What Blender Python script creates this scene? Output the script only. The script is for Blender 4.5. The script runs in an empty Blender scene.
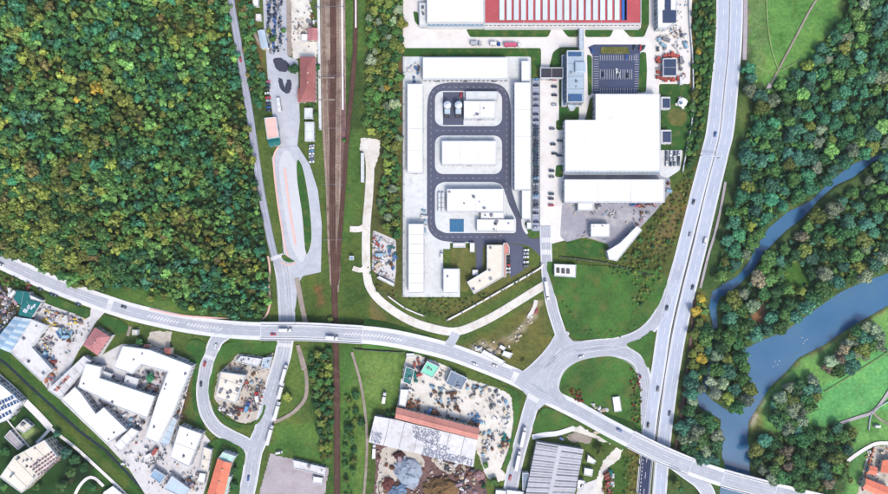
import bpy, bmesh, math, random
import numpy as np
from mathutils import Vector
R = math.radians
rnd = random.Random(7)

# ------------------------------------------------------------------ camera, sky, sun, exposure
sc = bpy.context.scene
COL = sc.collection
S = 0.8            # metres per photograph pixel on the ground (aerial map scale)
H = 470.0          # flying height of the camera
cam = bpy.data.objects.new('camera', bpy.data.cameras.new('camera'))
COL.objects.link(cam)
cam.location = (0, 0, H)
cam.data.sensor_width = 36
cam.data.lens = 18 * H / (444 * S)
cam.data.clip_start = 1
cam.data.clip_end = 20000
sc.camera = cam
wd = bpy.data.worlds.new('World'); sc.world = wd; wd.use_nodes = True
nt = wd.node_tree
sky = nt.nodes.new('ShaderNodeTexSky'); sky.sky_type = 'NISHITA'; sky.sun_disc = False
SUN_EL, SUN_AZ = 52, 25
sky.sun_elevation = R(SUN_EL); sky.sun_rotation = R(180 - SUN_AZ)
sky.air_density = 1.0; sky.dust_density = 3.0; sky.ozone_density = 1.0
bg = nt.nodes['Background']; bg.inputs['Strength'].default_value = 0.15
nt.links.new(sky.outputs[0], bg.inputs[0])
sl = bpy.data.lights.new('sun', 'SUN'); sl.energy = 1.5; sl.angle = R(14); sl.color = (1, 0.93, 0.82)
so = bpy.data.objects.new('sun', sl); COL.objects.link(so)
so.rotation_euler = (R(90 - SUN_EL), 0, R(SUN_AZ)); so.location = (100, -200, 600)
sc.view_settings.view_transform = 'Standard'; sc.view_settings.look = 'None'
sc.view_settings.exposure = 1.55; sc.view_settings.gamma = 1
EXPF = 2.5

# ------------------------------------------------------------------ helpers: colours and materials
def lin(c):
    c /= 255.0
    return c / 12.92 if c <= 0.04045 else ((c + 0.055) / 1.055) ** 2.4
def C(r, g, b):
    """base colour of a surface seen as sRGB r,g,b in full daylight"""
    return tuple(min(0.85, lin(x) / EXPF) for x in (r, g, b)) + (1,)
MATS = {}
def N(nt, t, **kw):
    n = nt.nodes.new(t)
    for k, v in kw.items(): setattr(n, k, v)
    return n
def mix(nt, fac, a, b, mode='MIX'):
    m = N(nt, 'ShaderNodeMix', data_type='RGBA', blend_type=mode)
    for sock, val in ((m.inputs[0], fac), (m.inputs[6], a), (m.inputs[7], b)):
        if hasattr(val, 'is_linked') or hasattr(val, 'links'): nt.links.new(val, sock)
        elif isinstance(val, (int, float)): sock.default_value = val
        else: sock.default_value = val
    return m.outputs[2]
def ramp(nt, src, stops):
    r = N(nt, 'ShaderNodeValToRGB')
    el = r.color_ramp.elements
    el[0].position, el[0].color = stops[0][0], stops[0][1]
    el[1].position, el[1].color = stops[-1][0], stops[-1][1]
    for p, c in stops[1:-1]:
        e = el.new(p); e.color = c
    nt.links.new(src, r.inputs[0]); return r.outputs[0]
G = lambda v: (v, v, v, 1)
def noise(nt, scale, detail=4, rough=0.6):
    tc = N(nt, 'ShaderNodeNewGeometry')
    n = N(nt, 'ShaderNodeTexNoise'); n.inputs['Scale'].default_value = scale
    n.inputs['Detail'].default_value = detail; n.inputs['Roughness'].default_value = rough
    nt.links.new(tc.outputs['Position'], n.inputs['Vector']); return n.outputs[0]
def mat(name, col, rough=0.8, var=0.25, sc1=0.05, sc2=0.6, metal=0, stain=None, stainamt=0.35, src=None, bump=0, objvar=0):
    """procedural surface: base colour, broad patchy wear, fine grain and an optional stain colour"""
    if name in MATS: return MATS[name]
    m = bpy.data.materials.new(name); m.use_nodes = True; t = m.node_tree
    b = t.nodes['Principled BSDF']; b.inputs['Roughness'].default_value = rough; b.inputs['Metallic'].default_value = metal
    b.inputs['Specular IOR Level'].default_value = 0.25
    base = col
    if src == 'object':
        base = N(t, 'ShaderNodeObjectInfo').outputs['Color']
    elif src == 'attr':
        base = N(t, 'ShaderNodeAttribute', attribute_name='tint').outputs['Color']
    n1 = noise(t, sc1); n2 = noise(t, sc2, 3, 0.7)
    f1 = ramp(t, n1, [(0.3, G(1 - var)), (0.7, G(1 + var * 0.6))])
    f2 = ramp(t, n2, [(0.3, G(1 - var * 0.8)), (0.7, G(1 + var * 0.5))])
    c = mix(t, 1.0, base, f1, 'MULTIPLY'); c = mix(t, 1.0, c, f2, 'MULTIPLY')
    if stain:
        f = ramp(t, noise(t, sc1 * 2.3, 5, 0.65), [(0.5, G(0)), (0.72, G(stainamt))])
        c = mix(t, f, c, stain)
    if objvar:
        oi = N(t, 'ShaderNodeObjectInfo')
        c = mix(t, 1.0, c, ramp(t, oi.outputs['Random'], [(0, G(1 - objvar)), (1, G(1 + objvar * 0.4))]), 'MULTIPLY')
    t.links.new(c, b.inputs['Base Color'])
    if bump:
        bp = N(t, 'ShaderNodeBump'); bp.inputs['Strength'].default_value = bump; bp.inputs['Distance'].default_value = 0.3
        t.links.new(n2, bp.inputs['Height']); t.links.new(bp.outputs[0], b.inputs['Normal'])
    MATS[name] = m; return m
def foliage(name, src):
    m = bpy.data.materials.new(name); m.use_nodes = True; t = m.node_tree
    b = t.nodes['Principled BSDF']; b.inputs['Roughness'].default_value = 0.65; b.inputs['Specular IOR Level'].default_value = 0.2
    base = N(t, 'ShaderNodeObjectInfo').outputs['Color'] if src == 'object' else N(t, 'ShaderNodeAttribute', attribute_name='tint').outputs['Color']
    g = N(t, 'ShaderNodeNewGeometry')
    f = ramp(t, g.outputs['Random Per Island'], [(0, G(0.75)), (0.5, G(1.0)), (1, G(1.4))])
    c = mix(t, 1.0, base, f, 'MULTIPLY')
    c = mix(t, 1.0, c, ramp(t, noise(t, 0.35, 3), [(0.3, (0.75, 0.8, 0.85, 1)), (0.7, (1.25, 1.2, 0.95, 1))]), 'MULTIPLY')
    t.links.new(c, b.inputs['Base Color']); MATS[name] = m; return m
foliage('leaves', 'object'); foliage('leaves_mass', 'attr')
M = MATS
mat('white_roof', (0.43, 0.43, 0.43, 1), 0.55, 0.07, 0.05, 0.5, stain=(0.31, 0.315, 0.33, 1), stainamt=0.8, objvar=0.1)
mat('old_white_roof', C(236, 236, 240), 0.7, 0.12, 0.06, 0.5, stain=C(170, 160, 150), stainamt=0.6, objvar=0.07)
mat('cream_roof', C(246, 238, 224), 0.7, 0.1, 0.05, 0.5, stain=C(200, 190, 180), objvar=0.05)
mat('white_wall', C(235, 235, 238), 0.7, 0.08)
mat('cream_wall', C(225, 215, 195), 0.7, 0.1)
mat('grey_wall', C(165, 170, 180), 0.7, 0.12)
mat('parapet', C(222, 228, 234), 0.6, 0.08)
mat('ice_roof', C(196, 216, 232), 0.5, 0.1, objvar=0.06)
mat('ice_blue_roof', C(150, 185, 215), 0.5, 0.12, objvar=0.1)
mat('slate_roof', C(120, 140, 165), 0.6, 0.15, objvar=0.06)
mat('office_roof', C(178, 198, 214), 0.6, 0.12, stain=C(140, 160, 180))
mat('teal_roof', C(0, 120, 120), 0.6, 0.15, objvar=0.08)
mat('mint_roof', C(140, 232, 200), 0.6, 0.12)
mat('pale_mint_roof', C(200, 240, 228), 0.6, 0.1)
mat('red_roof', C(200, 92, 98), 0.8, 0.2, 0.08, 0.9, stain=C(180, 80, 85), objvar=0.06)
mat('brown_red_roof', C(172, 108, 105), 0.8, 0.2, 0.1, 1.0, stain=C(130, 75, 75), objvar=0.08)
mat('pink_roof', C(218, 150, 138), 0.8, 0.14, 0.08, 0.8, stain=C(180, 120, 105), objvar=0.08)
mat('orange_roof', C(248, 140, 112), 0.8, 0.14, 0.1, 0.8, stain=C(210, 110, 90), objvar=0.08)
mat('rose_roof', C(196, 130, 134), 0.8, 0.15, 0.15, 1.0, stain=C(225, 175, 175), objvar=0.06)
mat('navy_roof', C(58, 74, 108), 0.5, 0.15, objvar=0.1)
mat('black_roof', C(62, 62, 74), 0.6, 0.15)
mat('glass', (0.045, 0.07, 0.1, 1), 0.12, 0.05)
mat('blue_glass', C(70, 105, 150), 0.15, 0.1, objvar=0.2)
mat('skylight', C(226, 236, 246), 0.3, 0.06, objvar=0.08)
mat('blue_panel', C(60, 110, 190), 0.4, 0.1)
mat('steel', C(150, 155, 165), 0.45, 0.1, metal=0.6)
mat('dark_steel', C(75, 78, 85), 0.6, 0.1)
mat('rust', C(140, 80, 50), 0.9, 0.3, 0.3, 1.5)
mat('speckle_roof', C(165, 172, 190), 0.8, 0.15, 0.1, 0.6, objvar=0.1)
mat('pale_strip', C(208, 210, 218), 0.7, 0.1, objvar=0.12)
mat('dark_strip', C(150, 154, 168), 0.8, 0.3, 0.2, 0.8, objvar=0.4)
mat('mid_strip', C(200, 203, 212), 0.8, 0.25, 0.2, 0.8, objvar=0.3)
# ground surfaces
mat('asphalt', C(196, 201, 212), 0.9, 0.12, 0.03, 0.3, stain=C(216, 219, 226), stainamt=0.8)
mat('wheel_track', C(187, 192, 204), 0.85, 0.16, 0.05, 0.5, stain=C(204, 208, 216), stainamt=1.0)
mat('wheel_track_highway', C(194, 204, 223), 0.85, 0.12, 0.05, 0.5, stain=C(200, 210, 228), stainamt=1.0)
mat('asphalt_highway', C(202, 212, 230), 0.9, 0.07, 0.03, 0.4, stain=C(178, 190, 220), stainamt=0.5)
mat('asphalt_grey', C(170, 176, 200), 0.9, 0.08, 0.03, 0.5, stain=C(150, 155, 178))
mat('asphalt_yard', C(168, 168, 180), 0.9, 0.14, 0.03, 0.3, stain=C(215, 212, 208), stainamt=0.8)
mat('asphalt_dark', C(92, 97, 120), 0.9, 0.12, 0.05, 0.5, stain=C(100, 102, 120))
mat('asphalt_carpark', C(74, 84, 116), 0.9, 0.1, 0.05, 0.5)
mat('asphalt_new', C(42, 56, 92), 0.85, 0.1)
mat('asphalt_patch', C(66, 68, 88), 0.9, 0.1)
mat('pavement', C(240, 242, 246), 0.9, 0.06, 0.04, 0.6, stain=C(200, 202, 212))
mat('concrete', C(232, 236, 238), 0.9, 0.08, 0.07, 0.35, stain=C(194, 202, 208), stainamt=0.8)
mat('concrete_white', C(243, 240, 238), 0.9, 0.05, 0.04, 0.4, stain=C(222, 216, 212), stainamt=0.7)
mat('concrete_yard', C(228, 226, 228), 0.9, 0.1, 0.05, 0.4, stain=C(178, 172, 172), stainamt=0.8)
mat('gravel_white', C(240, 236, 228), 0.95, 0.12, 0.06, 0.8, stain=C(196, 184, 170), stainamt=0.8)
mat('gravel_beige', C(214, 206, 194), 0.95, 0.16, 0.08, 0.9, stain=C(165, 150, 135), stainamt=0.8)
mat('dirt', C(172, 160, 150), 0.95, 0.2, 0.08, 0.8, stain=C(120, 105, 90), stainamt=0.8)
mat('dirt_lavender', C(188, 180, 186), 0.95, 0.12, 0.06, 0.6, stain=C(160, 148, 150), stainamt=0.7)
mat('soil_brown', C(128, 100, 98), 0.95, 0.25, 0.08, 0.8, stain=C(90, 58, 55), stainamt=0.9)
mat('ballast_brown', C(88, 60, 54), 0.95, 0.3, 0.06, 0.8, stain=C(130, 105, 95), stainamt=0.6)
mat('ballast_pale', C(172, 154, 140), 0.95, 0.32, 0.05, 0.7, stain=C(106, 78, 66), stainamt=1.0)
mat('rail_rust', C(140, 100, 84), 0.6, 0.1)
mat('sleeper', C(110, 84, 76), 0.9, 0.2)
mat('pink_paving', C(244, 202, 192), 0.9, 0.08)
mat('grass_lawn', C(52, 102, 38), 0.95, 0.32, 0.07, 0.8, stain=C(112, 118, 60), stainamt=0.9, bump=0.5)
mat('grass_olive', C(104, 110, 52), 0.95, 0.32, 0.08, 0.9, stain=C(140, 132, 80), stainamt=0.8)
mat('grass_island', C(70, 118, 46), 0.95, 0.42, 0.04, 0.5, stain=C(110, 108, 56), stainamt=0.8, bump=0.5)
mat('kerb', C(238, 238, 242), 0.8, 0.05)
mat('paint', C(250, 250, 252), 0.7, 0.04)
mat('paint_faded', C(176, 182, 194), 0.8, 0.25, 0.3, 1.5)
mat('paint_yellow', C(240, 200, 90), 0.7, 0.06)
mat('rubber', (0.02, 0.02, 0.02, 1), 0.8, 0.1)
mat('bark', (0.06, 0.045, 0.03, 1), 0.9, 0.2)
mat('matte_attr', G(0.5), 0.9, 0.15, 0.3, 1.2, src='attr')
mat('grass_track', C(140, 168, 104), 0.95, 0.3, 0.1, 0.8)
mat('asphalt_light', C(216, 219, 224), 0.9, 0.06, 0.03, 0.4)
mat('paint_object', G(0.5), 0.35, 0.04, src='object')
mat('matte_object', G(0.5), 0.85, 0.25, 0.2, 1.2, src='object')
mat('tail', C(190, 40, 40), 0.4, 0.05)

# ------------------------------------------------------------------ helpers: map, meshes, things
def W(u, v, h=0.0):
    k = S * (H - h) / H
    return ((u - 444) * k, (247 - v) * k)
def area2(p):
    return sum(p[i][0] * p[(i + 1) % len(p)][1] - p[(i + 1) % len(p)][0] * p[i][1] for i in range(len(p)))
def ccw(p): return list(p) if area2(p) > 0 else list(reversed(p))
def WP(px, h=0.0): return ccw([W(p[0], p[1], h) for p in px])
def cen(p): return (sum(q[0] for q in p) / len(p), sum(q[1] for q in p) / len(p))
def smooth_px(pts, closed=False, step=3.0):
    n = len(pts); out = []
    rng = range(n if closed else n - 1)
    g = lambda i: pts[i % n] if closed else pts[max(0, min(n - 1, i))]
    for i in rng:
        p0, p1, p2, p3 = g(i - 1), g(i), g(i + 1), g(i + 2)
        k = max(2, int(math.dist(p1[:2], p2[:2]) / step))
        for j in range(k):
            t = j / k
            out.append(tuple(0.5 * (2 * b + (c - a) * t + (2 * a - 5 * b + 4 * c - d) * t * t + (3 * b - a - 3 * c + d) * t ** 3)
                             for a, b, c, d in zip(p0, p1, p2, p3)))
    if not closed: out.append(tuple(pts[-1]))
    return out
def offset_poly(p, d):
    """inward offset of a CCW polygon"""
    out = []; n = len(p)
    for i in range(n):
        a, b, c = Vector(p[i - 1]), Vector(p[i]), Vector(p[(i + 1) % n])
        e1, e2 = (b - a).normalized(), (c - b).normalized()
        n1, n2 = Vector((-e1.y, e1.x)), Vector((-e2.y, e2.x))
        m = n1 + n2
        if m.length < 1e-6: m = n1
        m.normalize(); k = d / max(0.35, m.dot(n1))
        out.append((b.x + m.x * k, b.y + m.y * k))
    return out
def pip(x, y, p):
    c = False; n = len(p); j = n - 1
    for i in range(n):
        if (p[i][1] > y) != (p[j][1] > y) and x < (p[j][0] - p[i][0]) * (y - p[i][1]) / (p[j][1] - p[i][1]) + p[i][0]: c = not c
        j = i
    return c
class MB:
    def __init__(self): self.v = []; self.f = []; self.m = []
    def face(self, vs, mi=0):
        k = len(self.v); self.v += [tuple(q) for q in vs]; self.f.append(tuple(range(k, k + len(vs)))); self.m.append(mi)
    def prism(self, p, z0, z1, top=0, side=0, bottom=False):
        n = len(p); k = len(self.v)
        self.v += [(x, y, z0) for x, y in p] + [(x, y, z1) for x, y in p]
        for i in range(n):
            j = (i + 1) % n; self.f.append((k + i, k + j, k + n + j, k + n + i)); self.m.append(side)
        if top is not None: self.f.append(tuple(range(k + n, k + 2 * n))); self.m.append(top)
        if bottom: self.f.append(tuple(range(k + n - 1, k - 1, -1))); self.m.append(side)
        return self
    def box(self, x, y, z0, sx, sy, sz, a=0, mi=0, taper=1.0):
        ca, sa = math.cos(a), math.sin(a); k = len(self.v)
        for zz, t in ((z0, 1), (z0 + sz, taper)):
            for dx, dy in ((-1, -1), (1, -1), (1, 1), (-1, 1)):
                X, Y = dx * sx / 2 * t, dy * sy / 2 * t
                self.v.append((x + X * ca - Y * sa, y + X * sa + Y * ca, zz))
        for q in ((0, 1, 5, 4), (1, 2, 6, 5), (2, 3, 7, 6), (3, 0, 4, 7), (4, 5, 6, 7), (3, 2, 1, 0)):
            self.f.append(tuple(k + i for i in q)); self.m.append(mi)
        return self
    def cyl(self, x, y, z0, r, h, n=12, mi=0, r2=None):
        r2 = r if r2 is None else r2
        p = [(math.cos(2 * math.pi * i / n), math.sin(2 * math.pi * i / n)) for i in range(n)]
        k = len(self.v)
        self.v += [(x + a * r, y + b * r, z0) for a, b in p] + [(x + a * r2, y + b * r2, z0 + h) for a, b in p]
        for i in range(n):
            j = (i + 1) % n; self.f.append((k + i, k + j, k + n + j, k + n + i)); self.m.append(mi)
        self.f.append(tuple(range(k + n, k + 2 * n))); self.m.append(mi)
        return self
    def ring(self, p, q, z0, z1, mi=0):
        n = len(p); k = len(self.v)
        self.v += [(x, y, z0) for x, y in p] + [(x, y, z1) for x, y in p] + [(x, y, z1) for x, y in q] + [(x, y, z0) for x, y in q]
        for i in range(n):
            j = (i + 1) % n
            for a in range(3):
                self.f.append((k + a * n + i, k + a * n + j, k + (a + 1) * n + j, k + (a + 1) * n + i)); self.m.append(mi)
        return self
    def mesh(self, name, mats, off=(0, 0, 0)):
        me = bpy.data.meshes.new(name)
        me.from_pydata([(x - off[0], y - off[1], z - off[2]) for x, y, z in self.v], [], self.f)
        for m in mats: me.materials.append(M[m] if isinstance(m, str) else m)
        if len(mats) > 1: me.polygons.foreach_set('material_index', self.m)
        me.update(); return me
    def build(self, name, mats, parent=None, loc=None):
        if isinstance(mats, str): mats = [mats]
        off = (0, 0, 0)
        if parent is not None: off = wloc(parent)
        elif loc is not None: off = loc
        o = bpy.data.objects.new(name, self.mesh(name, mats, off)); COL.objects.link(o)
        if parent is not None: o.parent = parent
        elif loc is not None: o.location = loc
        return o
def wloc(o):
    l = Vector((0, 0, 0))
    while o is not None: l += o.location; o = o.parent
    return tuple(l)
def tag(o, label=None, cat=None, group=None, kind=None):
    if label: o['label'] = label
    if cat: o['category'] = cat
    if group: o['group'] = group
    if kind: o['kind'] = kind
    return o
def thing(name, label, cat, loc, group=None, a=0):
    o = bpy.data.objects.new(name, None); COL.objects.link(o); o.location = loc; o.rotation_euler.z = a
    o.empty_display_size = 0.5
    return tag(o, label, cat, group)
def inst(me, name, loc, a=0, s=(1, 1, 1), col=None, parent=None):
    o = bpy.data.objects.new(name, me); COL.objects.link(o); o.location = loc; o.rotation_euler.z = a; o.scale = s
    if col: o.color = col
    if parent is not None: o.parent = parent
    return o
def rounded(px, rr=2.5, n=4):
    """cut the corners of a map polygon with short arcs"""
    out = []; m = len(px)
    for i in range(m):
        a, b_, c = Vector(px[i - 1][:2]), Vector(px[i][:2]), Vector(px[(i + 1) % m][:2])
        d = min(rr, (a - b_).length * .45, (c - b_).length * .45); p, q = b_ + (a - b_).normalized() * d, b_ + (c - b_).normalized() * d
        for k in range(n + 1):
            t = k / n; w = p * (1 - t) ** 2 + b_ * 2 * t * (1 - t) + q * t * t; out.append((w.x, w.y))
    return out
def ragged(px, amp=.9, step=1.6, seed=0):
    """uneven natural outline"""
    r = random.Random(seed + len(px)); out = []; m = len(px)
    for i in range(m):
        a, b_ = px[i], px[(i + 1) % m]; k = max(1, int(math.dist(a, b_) / step))
        for j in range(k):
            t = j / k; out.append((a[0] + (b_[0] - a[0]) * t + r.uniform(-amp, amp), a[1] + (b_[1] - a[1]) * t + r.uniform(-amp, amp)))
    return out
ZC = [0.03]
def Z(step=0.004):
    ZC[0] += step; return ZC[0]
def sheet(name, px, m, smooth=False, parent=None, kind='structure'):
    if smooth: px = smooth_px(px, True)
    if name == 'lawn' or name.endswith('yard'): px = rounded(px)
    if m.startswith(('gravel', 'soil', 'dirt', 'asphalt_patch')): px = ragged(px, .75 if m != 'asphalt_patch' else .5, seed=len(name))
    p = WP(px); b = MB(); z = Z(); b.face([(x, y, z) for x, y in p])
    o = b.build(name, m, parent)
    if parent is None: o['kind'] = kind
    return o
def island(name, px, m='grass_lawn', smooth=True, kerb=True, h=0.12):
    """raised planted island with a concrete kerb"""
    px = smooth_px(px, True) if smooth else rounded(px, 3)
    if not kerb: px = ragged(px, .35, 2.0)
    p = WP(px); z = ZC[0]; q = offset_poly(p, 0.3)
    b = MB(); b.prism(q, z - 0.1, z + h - 0.03); o = b.build(name, m); o['kind'] = 'structure'
    if kerb: MB().ring(p, q, z - 0.1, z + h).build('kerb', 'kerb', o)
    return o
class Rib:
    def __init__(self, pts, hf=None, step=3.0, smooth=True):
        px = smooth_px([tuple(map(float, p[:2])) for p in pts], False, step) if smooth else pts
        self.px = px; self.P = []
        for u, v in px:
            h = hf(u, v) if hf else 0.0
            x, y = W(u, v, h); self.P.append(Vector((x, y, h)))
        n = len(self.P); self.N = []; self.s = [0]
        for i in range(n):
            d = self.P[min(n - 1, i + 1)] - self.P[max(0, i - 1)]; d.z = 0; d.normalize(); self.N.append(Vector((-d.y, d.x, 0)))
            if i: self.s.append(self.s[-1] + (self.P[i] - self.P[i - 1]).length)
        self.L = self.s[-1]
    def at(self, s, o=0.0, dz=0.0):
        s = max(0, min(self.L - 1e-6, s))
        i = max(0, min(len(self.s) - 2, int(np.searchsorted(self.s, s, side='right')) - 1))
        t = (s - self.s[i]) / max(1e-9, self.s[i + 1] - self.s[i])
        p = self.P[i].lerp(self.P[i + 1], t) + self.N[i].lerp(self.N[i + 1], t).normalized() * o
        p.z += dz; return p
    def ang(self, s):
        d = self.at(min(self.L, s + 1)) - self.at(max(0, s - 1)); return math.atan2(d.y, d.x)
    def s_at(self, u, v):
        x = min(range(len(self.px)), key=lambda i: math.dist(self.px[i], (u, v))); return self.s[x]
    def stations(self, s0, s1):
        return [s0] + [q for q in self.s if s0 + 0.01 < q < s1 - 0.01] + [s1]
    def strip(self, b, o0, o1, dz, s0=0, s1=None, mi=0):
        st = self.stations(s0, self.L if s1 is None else s1)
        k = len(b.v)
        for q in st: b.v += [tuple(self.at(q, o0, dz)), tuple(self.at(q, o1, dz))]
        for i in range(len(st) - 1):
            a = k + 2 * i; f = (a, a + 1, a + 3, a + 2) if o1 < o0 else (a, a + 2, a + 3, a + 1)
            b.f.append(f); b.m.append(mi)
    def wall(self, b, o0, o1, z0, z1, s0=0, s1=None, mi=0):
        """box section swept along the line between offsets o0<o1 and heights z0<z1"""
        st = self.stations(s0, self.L if s1 is None else s1); k = len(b.v)
        for q in st:
            for o, z in ((o0, z0), (o1, z0), (o1, z1), (o0, z1)): b.v.append(tuple(self.at(q, o, z)))
        for i in range(len(st) - 1):
            a = k + 4 * i
            for e in range(4):
                f = (a + e, a + 4 + e, a + 4 + (e + 1) % 4, a + (e + 1) % 4); b.f.append(f); b.m.append(mi)
        b.f.append((k, k + 1, k + 2, k + 3)); b.m.append(mi)
        a = k + 4 * (len(st) - 1); b.f.append((a + 3, a + 2, a + 1, a)); b.m.append(mi)
    def dashes(self, b, o, w, ln, gap, dz, s0=0, s1=None):
        s = s0; s1 = self.L if s1 is None else s1
        while s + ln < s1:
            self.strip(b, o - w / 2, o + w / 2, dz, s, s + ln); s += ln + gap

# ------------------------------------------------------------------ terrain: hill, river channel, ditch, ground cover colours
FOREST = [(-120, -120), (226, -120), (227, 0), (231, 30), (237, 60), (243, 95), (249, 130), (255, 170), (261, 210), (266, 245), (269, 280), (268, 300), (263, 315),
          (235, 316), (205, 313), (192, 310), (176, 303), (150, 292), (118, 286), (104, 292), (70, 280), (35, 264), (0, 250), (-120, 205)]
RIVER = [(960, 120), (905, 146), (874, 156), (852, 165), (830, 183), (812, 201), (789, 212), (770, 228), (758, 246), (750, 262), (739, 276), (724, 285), (713, 292), (710, 308), (713, 322), (714, 345),
         (708, 372), (698, 396), (700, 407), (712, 414), (722, 420), (721, 440), (724, 462), (722, 485), (712, 560), (745, 560), (753, 484), (750, 470), (751, 453), (748, 440), (749, 422), (762, 401), (770, 388),
         (788, 371), (799, 358), (825, 345), (844, 332), (867, 318), (888, 306), (960, 268), (960, 240), (888, 274), (865, 282), (841, 293), (815, 311), (786, 332), (762, 341), (746, 350), (745, 370), (752, 385), (750, 406), (737, 414),
         (728, 411), (714, 402), (706, 394), (712, 372), (718, 345), (718, 324), (717, 308), (720, 298), (738, 286), (753, 271), (765, 252), (786, 231), (804, 217), (820, 199), (836, 185), (854, 177), (873, 162), (906, 151), (960, 126)]
DITCH = [(-60, 318), (5, 364), (26, 384), (47, 403), (79, 432), (105, 451), (142, 490), (190, 545)]
def npip(X, Y, p):
    c = np.zeros(X.shape, bool); n = len(p); j = n - 1
    for i in range(n):
        (xi, yi), (xj, yj) = p[i][:2], p[j][:2]
        if yi != yj:
            k = ((yi > Y) != (yj > Y)) & (X < (xj - xi) * (Y - yi) / (yj - yi) + xi); c ^= k
        j = i
    return c
def ndist(X, Y, p, closed=True):
    d = np.full(X.shape, 1e9); n = len(p)
    for i in range(n if closed else n - 1):
        (x0, y0), (x1, y1) = p[i][:2], p[(i + 1) % n][:2]
        dx, dy = x1 - x0, y1 - y0; l = dx * dx + dy * dy + 1e-9
        t = np.clip(((X - x0) * dx + (Y - y0) * dy) / l, 0, 1)
        d = np.minimum(d, np.hypot(X - x0 - t * dx, Y - y0 - t * dy))
    return d
sst = lambda a, b, x: (lambda t: t * t * (3 - 2 * t))(np.clip((x - a) / (b - a), 0, 1))
FEDGE = FOREST[1:-1]
def terrain(U, V):
    """ground height in metres at map pixel U,V"""
    U = np.asarray(U, float); V = np.asarray(V, float)
    z = np.zeros(U.shape)
    ins = npip(U, V, FOREST); d = ndist(U, V, FEDGE, False)
    z = np.where(ins, 32 * (1 - np.exp(-d / 150.0)) * sst(0, 25, d), z)
    ri = npip(U, V, RIVER); rd = ndist(U, V, RIVER) * np.where(ri, -1, 1)
    z = z - 3.0 * (1 - sst(-3, 3, rd))
    dd = ndist(U, V, DITCH, False)
    z = z - 1.6 * (1 - sst(0.8, 3.4, dd))
    return z
def warp(U, V):
    return (U + 1.6 * np.sin(V * 0.31 + 1.3 * np.sin(U * 0.17)) + 1.1 * np.sin(U * 0.53 + V * 0.71),
            V + 1.6 * np.sin(U * 0.29 + 1.1 * np.sin(V * 0.23)) + 1.1 * np.sin(V * 0.61 - U * 0.47))
us = np.concatenate([[-4200, -2200, -1200, -700, -400, -220, -130], np.arange(-70, 960, 2.0), [1020, 1120, 1300, 1600, 2200, 3200, 5200]])
vs = np.concatenate([[-4400, -2400, -1400, -800, -450, -250, -140], np.arange(-70, 566, 2.0), [630, 740, 920, 1300, 2000, 3000, 5000]])
U, V = np.meshgrid(us, vs)
GZ = terrain(U, V)
COLR = np.zeros(U.shape + (3,)); COLR[:] = C(92, 116, 58)[:3]
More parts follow.
